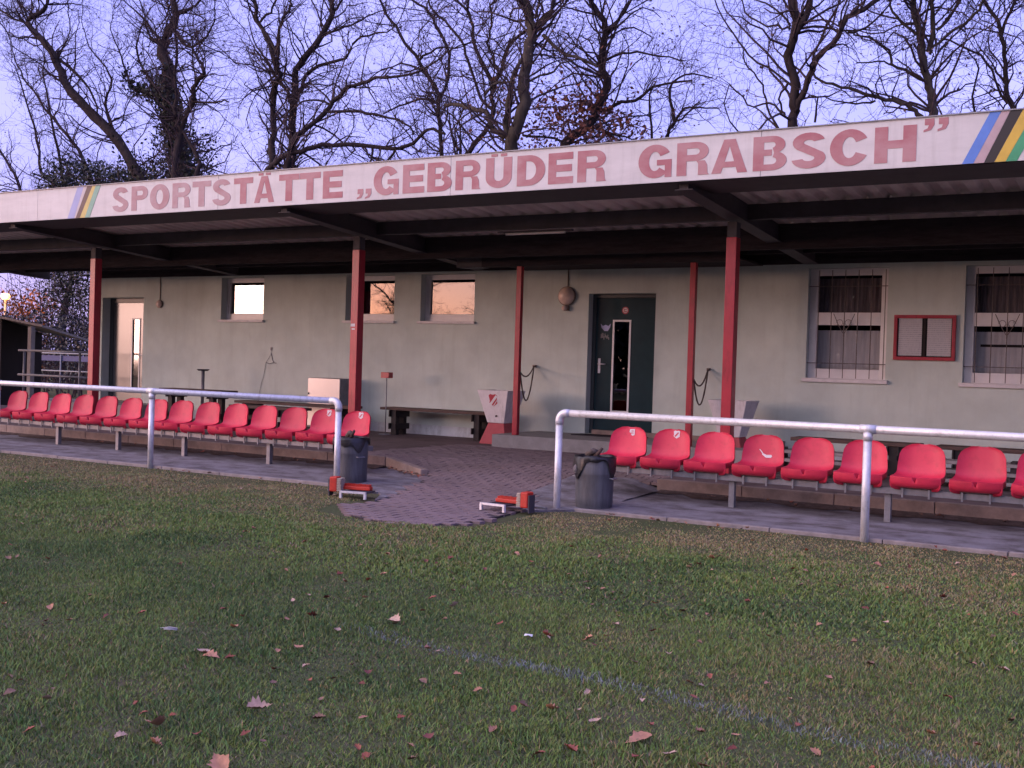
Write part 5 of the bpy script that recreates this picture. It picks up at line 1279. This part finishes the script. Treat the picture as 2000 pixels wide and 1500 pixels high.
't14': [(0.087,0.055,[(-3.16,26.0,6.28),(-3.25,26.0,7.23),(-3.33,26.0,7.72),(-3.45,26.0,8.24),(-3.47,26.0,8.8),(-3.6,26.0,9.2),(-3.93,26.0,9.63),(-4.1,26.0,9.87)]),(0.054,0.043,[(-3.47,26.0,8.85),(-3.42,26.0,9.22),(-3.29,26.0,9.54),(-3.23,26.0,9.75)]),(0.044,0.033,[(-3.35,26.0,7.42),(-3.73,26.0,8.15),(-4.11,26.0,8.61),(-4.63,26.0,8.91)]),(0.044,0.022,[(-4.08,26.0,6.34),(-4.07,26.0,7.33),(-3.99,26.0,8.21),(-4.18,26.0,8.61)]),(0.054,0.032,[(-2.38,26.0,6.22),(-2.51,26.0,7.3),(-2.64,26.0,8.38),(-2.49,26.0,9.43)])],}
info = {
 't1': ('leaning bare tree with an ivy-clad foot, bending towards the upper left corner', dict(ivy=7.0, density=1.25, dead=.35)),
 't2': ('thick upright trunk wrapped in dark ivy above the first letters of the fascia', dict(ivy=10.5, density=1.3, dead=.3)),
 't3': ('crooked bare tree with S-shaped stems just right of the ivy-wrapped trunk', dict(ivy=5.4, density=1.1, dead=.2)),
 't1b': ('cluster of thin bare stems fanning out above the left end of the fascia', dict(density=1.2, dead=.35)),
 't4': ('slim forked bare tree whose upper stems cross, right of the crooked stems', dict(density=.85, dead=.15)),
 't5': ('tall bare tree leaning right with an ivy-tufted foot beside the slim forked tree', dict(ivy=6.0, density=.9, dead=.25)),
 't6': ('bare tree with long low limb sweeping right just above the fascia', dict(density=1.0, dead=.45)),
 't7': ('thin straight bare tree left of the big multi-stemmed tree', dict(density=1.1, dead=.5)),
 't8': ('bare tree leaning right with fanned upper branches crossing the big central tree', dict(density=1.1, dead=.45)),
 't9': ('biggest central bare tree, three thick stems from one fork above the fascia', dict(density=1.15, dead=.4, bark='bark2')),
 't10': ('gnarled oak with russet leaves still clinging around its bent trunk', dict(density=1.15, dead=.5, redzone=(None,))),
 't11': ('small bare tree standing alone in the sky gap right of the russet-leaved oak', dict(density=.8, dead=.35)),
 't12': ('tall dark bare tree with thick trunk and strong right-hand limb above the last letters', dict(density=.8, dead=.25)),
 't13': ('tall bare tree with a low limb sweeping left above the closing quote mark', dict(density=.85, dead=.3, bark='bark2')),
 't14': ('slender bare tree at the right edge behind the striped end of the fascia', dict(density=1.0, dead=.5)),
}
for i, (k, limbs) in enumerate(TREES.items()):
    lab, kw = info[k]
    if kw.get('redzone'): kw['redzone'] = (limbs[0][2][2][0] - .2, limbs[0][2][2][2] + .1, .9, .50, 2600)
    nm = {'t10': 'oak_tree'}.get(k, 'bare_tree')
    make_tree(nm, limbs, lab, 100 + i * 7, **kw)

# a second, farther line of bare trees fills the gaps with a haze of twigs
def generic(seed, H, D):
    r = random.Random(seed); limbs = []
    t = [(0, 0, 3.0)]; x = 0; y = 0
    for k in range(7):
        x += r.uniform(-.35, .35); y += r.uniform(-.35, .35); t.append((x, y, 3.0 + (H - 4) * (k + 1) / 7))
    limbs.append((.24, .04, t))
    for k in range(11):
        i = r.randint(1, 6); p = t[i]; a = r.uniform(0, 6.28); L_ = r.uniform(2.0, 4.2); q = [p]; d = [math.cos(a), math.sin(a), .55]
        for s in range(4):
            d = [c + r.uniform(-.35, .35) for c in d]; q.append(tuple(q[-1][j] + d[j] * L_ / 4 for j in range(3)))
        limbs.append((.11, .03, q))
    return [(a, b, [(p[0], p[1], p[2]) for p in c]) for a, b, c in limbs]
def make_generic(seed, H, pos, label, group):
    L_ = [(a, b, [(p[0] + pos[0], p[1] + pos[1], p[2]) for p in c]) for a, b, c in generic(seed, H, 0)]
    return make_tree('bare_tree', L_, label, seed, density=1.0, dead=.4, group=group, twigr=1.1)
far = 'bare trees of the farther row'
gA = make_generic(501, 12.5, (-50.0, 38.5), 'hazy bare tree of the farther row at the far left edge of the sky', far)
gB = make_generic(533, 11.0, (-41.0, 39.0), 'hazy bare tree of the farther row left of the ivy-wrapped trunk', far)
def put_copy(src, x, y, rz, sc, label, group):
    c = copy_tree(src); c.location = (x, y, 0); c.rotation_euler = (0, 0, rz); c.scale = (sc, sc, sc); c['label'] = label; c['group'] = group; return c
for src, x, y, rz, sc, lab in [
    (gB, -45.5, 41.0, 2.1, 1.08, 'hazy bare tree of the farther row above the faded left stripes'),
    (gA, -36.0, 40.0, 1.1, 1.0, 'hazy bare tree of the farther row in the gap before the slim forked tree'),
    (gA, -27.0, 41.0, 2.6, 1.05, 'hazy bare tree of the farther row left of the thin straight tree'),
    (gA, -19.0, 37.5, 3.6, .92, 'hazy bare tree of the farther row behind the russet-leaved oak'),
    (gB, -2.4, 39.0, .6, .80, 'hazy bare tree of the farther row beside the right edge')]:
    put_copy(src, x, y, rz, sc, lab, far)
# trees across the pitch, behind the camera; the windows mirror them
refl = 'bare trees across the pitch mirrored in the windows'
for j, (x, y, rz, sc) in enumerate([(-44.5, -22.0, .4, .80), (-39.0, -21.0, 2.0, .86), (-34.0, -23.0, 3.3, .95)]):
    put_copy(gA if j % 2 else gB, x, y, rz, sc, ['bare tree far across the pitch, left one of three', 'bare tree far across the pitch, middle one of three', 'bare tree far across the pitch, right one of three'][j], refl)
r = np.random.default_rng(9)
n = 45000; x = r.uniform(-33, 45, n); top = 6.5 + 3.5 * fbm(x * .35, x * 0, 91) + 1.8 * vnoise(x * 1.6, x * 0, 92)
c = np.stack([x, -30 + r.uniform(-2.5, 2.5, n), top * r.random(n) ** .7], 1)
wood = leaves(c, (.25, .55), M['ivy'], 'distant_wood', None, r)
stuff(wood)

# undergrowth and hedge seen under the left end of the canopy
def bush(name, x0, x1, y0, y1, h, n, m, label, cat, size, seed, stems=8):
    r = np.random.default_rng(seed); o = thing(name, label, cat, ((x0 + x1) / 2, (y0 + y1) / 2, 0))
    x = r.uniform(x0, x1, n); hh = h * (.78 + .35 * fbm(x * 1.4, x * 0 + seed, seed)); z = hh * np.sqrt(r.random(n)); y = r.uniform(y0, y1, n)
    c = np.stack([x - (x0 + x1) / 2, y - (y0 + y1) / 2, z], 1)
    leaves(c, size, m, 'foliage', o, r)
    w = Wood(seed); S = np.stack([r.uniform(x0, x1, stems * 6) - (x0 + x1) / 2, r.uniform(y0, y1, stems * 6) - (y0 + y1) / 2, np.zeros(stems * 6)], 1)
    P = w.grow(S, np.tile([0, 0, 1.0], (len(S), 1)) + r.normal(0, .25, S.shape), r.uniform(.6, 1.05, len(S)) * h, 6, .18, .1)
    w.tubes(P, np.linspace(.022, .007, 6)[None].repeat(len(S), 0), 4); w.build('stems', M['twig'], o)
    return o
bush('hedge', -36.5, -22.8, 24.0, 25.0, 2.75, 11000, M['hedge_leaf'], 'dark leafy hedge behind the landing railing at the left', 'hedge', (.03, .07), 11, 14)
bush('bush', -31.5, -27.6, 27.5, 29.5, 4.3, 6500, M['hedge_leaf'], 'tall dark bush behind the hedge beside the first red post', 'bush', (.03, .065), 12, 22)
bush('bush', -46.5, -34.5, 32.0, 34.0, 5.4, 3600, M['hedge_leaf'], 'loose thicket of twigs behind the shed under the canopy', 'bush', (.03, .065), 13, 40)
bush('bush', -45.0, -42.0, 31.2, 32.4, 4.0, 1100, M['orange_leaf'], 'orange-lit bush beside the street lamp behind the shed roof', 'bush', (.06, .12), 14, 3)
bush('ivy_bush', -39.5, -31.2, 29.0, 31.0, 9.6, 30000, M['ivy'], 'dark ivy-grown thicket at the foot of the ivy-wrapped trunk', 'bush', (.04, .085), 15, 8)
bush('bush', -3.2, 1.2, 27.0, 28.5, 9.0, 2600, M['deadleaf'], 'brown-leaved undergrowth above the coloured stripes at the right', 'bush', (.035, .07), 16, 12)

# ------------------------------------------------------------------ fallen leaves
def leaf_mesh(seed):
    rr = random.Random(seed); lob = [(0, -.58), (.03, -.48), (.12, -.40), (.12, -.33), (.27, -.24), (.22, -.12), (.36, .0), (.27, .10), (.33, .24), (.22, .31), (.18, .42), (.0, .5)]
    curl = rr.uniform(.25, 1.1); bend = rr.uniform(-.5, .9)
    vs = []; fs = []
    def put(x, y):
        z = curl * abs(x) ** 1.4 * 1.6 + bend * y * y * .8 + rr.uniform(-.015, .02)
        vs.append((x, y, z + .03))
    mid = []
    for x, y in lob: put(0, y); put(x * rr.uniform(.8, 1.1), y); put(-x * rr.uniform(.8, 1.1), y)
    for k in range(len(lob) - 1):
        a = 3 * k; b = a + 3
        fs.append((a, a + 1, b + 1, b)); fs.append((a, b, b + 2, a + 2))
    me = bpy.data.meshes.new('oak_leaf'); me.from_pydata(vs, [], fs); me.polygons.foreach_set('use_smooth', [True] * len(fs)); return me
shapes = [leaf_mesh(k) for k in range(7)]
variants = {}
def leaf_obj(x, y, size, ci, seed, label, group, shape=None, up=0.009):
    rr = random.Random(seed); k = shape if shape is not None else rr.randrange(7)
    if (k, ci) not in variants:
        me = shapes[k].copy(); me.materials.clear(); me.materials.append(M['leaf%d' % ci]); variants[(k, ci)] = me
    o = bpy.data.objects.new('fallen_leaf', variants[(k, ci)]); COL.objects.link(o)
    o.scale = (size * rr.uniform(.85, 1.15), size, size)
    z = float(lawn_z(np.array([x]), np.array([y]))[0])
    o.location = (x, y, z + up + rr.uniform(0, .012)); o.rotation_euler = (rr.uniform(-.4, .5), rr.uniform(-.4, .4), rr.uniform(0, 6.28))
    tag(o, label, 'leaf', group); return o
LEAVES = [(-7.42,5.95),(-7.31,5.25),(-6.77,4.85),(-6.61,5.04),(-5.8,5.47),(-4.96,5.28),(-5.3,4.07),(-4.97,3.77),(-5.05,3.85),(-4.98,3.94),(-4.91,4.12),(-4.79,4.25),(-4.54,4.61),(-4.3,4.52),(-4.19,4.33),(-4.09,4.62),(-4.05,4.78),(-4.48,5.25),(-4.41,5.04),(-3.77,3.88),(-3.49,3.87),(-3.37,3.73),(-3.64,4.21),(-3.41,4.0),(-3.25,3.84),(-3.18,3.92),(-3.11,4.07),(-3.03,3.93),(-4.26,3.26),(-4.26,3.12),(-4.13,2.98),(-3.91,2.99),(-3.6,3.18),(-3.48,3.11),(-3.37,3.16),(-3.35,2.89),(-3.18,2.9),(-3.1,3.03),(-2.96,3.14),(-2.87,3.13),(-2.44,3.2),(-3.62,2.7),(-4.19,5.29),(-4.46,5.82),(-4.5,6.03),(-4.74,5.87),(-4.56,5.7),(-6.54,6.96),(-6.47,6.79),(-4.92,6.63),(-5.33,6.83),(-3.72,4.6),(-4.14,5.37),(-5.51,7.44),(-4.91,6.64),(-4.53,6.57),(-4.43,6.55),(-4.47,6.79),(-4.22,7.31),(-3.97,7.09),(-4.1,7.95),(-3.67,7.04),(-3.53,6.85),(-3.32,6.69),(-3.24,6.53),(-3.16,6.6),(-3.67,7.6),(-3.21,7.46),(-3.17,7.76),(-2.97,7.8),(-2.99,7.66),(-3.0,8.13),(-4.05,6.58),(-3.97,6.68),(-3.82,5.84),(-3.83,5.63),(-3.58,5.49),(-3.66,5.29),(-3.43,5.17),(-3.11,5.23),(-2.78,5.15),(-2.95,6.34),(-2.68,6.33),(-2.47,6.24),(-2.61,5.63),(-2.52,5.32),(-2.57,5.22),(-2.38,5.6),(-1.86,4.82),(-2.1,5.16),(-3.09,4.6),(-3.14,4.59),(-3.57,4.9),(-2.75,4.26),(-2.82,4.09),(-2.52,4.07),(-2.27,4.02),(-2.27,3.94),(-2.16,4.07),(-2.06,4.12),(-1.94,4.02),(-1.91,4.41),(-1.76,4.62),(-1.81,4.95),(-1.86,3.65),(-1.93,3.54),(-1.64,3.74),(-1.55,3.85),(-1.41,3.83),(-2.2,3.67),(-2.36,3.47),(-2.58,3.6),(-2.72,3.54),(-2.86,3.44),(-2.44,3.19),(-1.58,4.22),(-1.76,4.15),(-3.0,8.31),(-3.02,8.2),(-2.66,7.74),(-2.34,7.56),(-2.35,8.06),(-2.24,8.02),(-2.25,6.76),(-2.13,7.5),(-1.86,6.98),(-1.92,7.68),(-1.9,8.72),(-1.63,7.8),(-1.59,7.01),(-1.49,7.34),(-1.28,7.8),(-1.04,7.26),(-0.83,6.69),(-1.39,6.64),(-0.69,6.0),(-0.84,5.34),(-1.01,5.42),(-1.44,4.25),(-1.4,4.09),(-1.14,4.28),(-1.28,4.56),(-1.7,6.39),(-2.2,4.97),(-1.8,4.82),(-1.26,5.69),(-0.81,7.54),(-0.83,6.01),(-1.84,5.9),(-1.43,6.08),(-0.8,4.75),(-0.62,4.69),(-0.55,5.15),(-1.06,4.81),(-1.35,5.27),(-1.56,5.01),(-0.98,8.95),(-1.42,9.28),(-2.19,9.77)]
cnames = ['light orange-brown', 'rusty red-brown', 'dark red', 'pale tan', 'dull brown']
def col_(x, y):
    a = math.degrees(math.atan2(-x, y))
    for lim, w in ((44, 'before the left seats'), (38, 'before the left bin'), (32, 'before the paved entrance'), (26, 'before the right bin'), (20, 'before the first right seats'), (14, 'left of the tall post'), (8, 'right of the tall post')):
        if a > lim: return w
    return 'towards the right edge'
def zone(x, y): return zone_(x, y) + ', ' + col_(x, y)
def zone_(x, y):
    d = math.hypot(x, y)
    row_ = 'on the front lawn' if y < 4.6 - .05 * x * 0 and d < 5.2 else ('by the chalk line' if 4.2 < y + .075 * (x + 3.8) < 5.3 and -4.9 < x else ('on the middle lawn' if y < 7.2 else 'on thin grass'))
    return row_
for i, (x, y) in enumerate(LEAVES):
    rr = random.Random(900 + i); ci = rr.choices(range(5), [.34, .24, .16, .16, .10])[0]
    leaf_obj(x, y, rr.uniform(.034, .060), ci, i, '%s fallen leaf %s' % (cnames[ci], zone(x, y)), '%s fallen leaves' % cnames[ci])
rr = random.Random(77)
for i in range(95):   # small ones thinly strewn, more near the kerb and the paving
    for _ in range(40):
        y = rr.uniform(3, 9.95); x = rr.uniform(-1.5 * y, -0.1 * y + .2)
        if y > 8.8 or rr.random() < .35: break
    if inpoly(x, y, PAVE): continue
    ci = rr.choices(range(5), [.25, .2, .15, .15, .25])[0]
    leaf_obj(x, y, rr.uniform(.025, .045), ci, 1000 + i, 'small %s fallen leaf %s' % (cnames[ci], zone(x, y)), 'small %s fallen leaves' % cnames[ci])
for i in range(26):   # drift against the bent kerb stone and by the brush cleaners
    t_ = rr.random(); x = -8.7 + t_ * .85; y = 11.80 - t_ * .48 - rr.uniform(.0, .16)
    o = leaf_obj(x, y, rr.uniform(.04, .07), rr.choice([0, 1, 4]), 2000 + i, 'small brown leaf drifted against the bent kerb stone by the entrance', 'leaves drifted against the bent kerb stone', up=zstrip(y) + .01)
for i in range(34):
    rr = random.Random(5000 + i); x = rr.choice([rr.uniform(-4.9, -0.6), rr.uniform(-14.5, -9.2)]); y = 11.84 - abs(rr.gauss(0, .07)) - .02
    leaf_obj(x, y, rr.uniform(.04, .07), rr.choice([0, 1, 4, 4]), 5000 + i, 'small brown leaf caught at the foot of the kerb behind the %s seats' % ('right' if x > -6 else 'left'), 'leaves at the foot of the kerb', up=zstrip(y) + .012)
for i in range(30):
    rr = random.Random(6000 + i); x = rr.choice([rr.uniform(-5.0, -0.9), rr.uniform(-5.0, -3.2), rr.uniform(-11.0, -8.3)]); y = 10.0 - abs(rr.gauss(0, .10))
    leaf_obj(x, y, rr.uniform(.035, .06), rr.choice([0, 1, 2, 4]), 6000 + i, 'small russet leaf in the strip of dirt along the %s edging stones' % ('right' if x > -6 else 'left'), 'leaves along the edging stones', up=.012)
for k, (x, y, s, ci, sh, lab) in enumerate([(-3.95, 3.89, .10, 3, 1, 'large pale crumpled oak leaf in the left half of the lawn'), (-3.88, 3.86, .10, 0, 4, 'tan leaf tucked against the large pale crumpled leaf'), (-3.14, 3.40, .095, 3, 2, 'pale lobed oak leaf with dark shadow near the front centre'), (-1.71, 3.93, .11, 0, 3, 'bright orange-tan oak leaf at the lower right of centre'),
    (-2.79, 2.84, .11, 0, 5, 'orange lobed leaf cut by the bottom edge left of centre'), (-3.58, 4.91, .10, 3, 0, 'upright pale pink leaf left end of the chalk line'), (-3.30, 3.02, .10, 0, 6, 'broad orange-brown leaf at the lower left')]):
    leaf_obj(x, y, s, ci, 3000 + k, lab, 'large single leaves', sh)
# white feather lying in the grass
o = thing('feather', 'small white and grey feather lying on the lawn at the left', 'feather', (-4.35, 4.05, .035), R_(20))
mb = MB(); n = 9
for k in range(n):
    t_ = k / (n - 1); w = .018 * math.sin(math.pi * min(1, t_ * 1.05)) ** .6 + .001; mb.v += [(-.05 + .10 * t_, -w, .006 * math.sin(t_ * 3)), (-.05 + .10 * t_, 0, .012 + .008 * math.sin(t_ * 3)), (-.05 + .10 * t_, w, .004)]
for k in range(n - 1): a = 3 * k; mb.f += [(a, a + 1, a + 4, a + 3), (a + 1, a + 2, a + 5, a + 4)]
mb.build('vane', M['galv_dull'], o, smooth=True); o.scale = (.75, .75, .75)
MB().tube([(-.075, 0, .008), (0, 0, .021), (.05, 0, .016)], .0016, 5).build('quill', M['sill'], o)
o = thing('paper_scrap', 'white paper scrap on the grass in the middle of the lawn', 'litter', (-2.85, 5.08, .03))
mb = MB().add([(-.03, -.015, 0), (.01, -.02, .012), (.035, -.005, .0), (.03, .015, .014), (-.005, .02, .004), (-.035, .01, .012)], [(0, 1, 2, 3, 4, 5)]); mb.build('paper', M['sill'], o); o.scale = (.7, .7, .7)
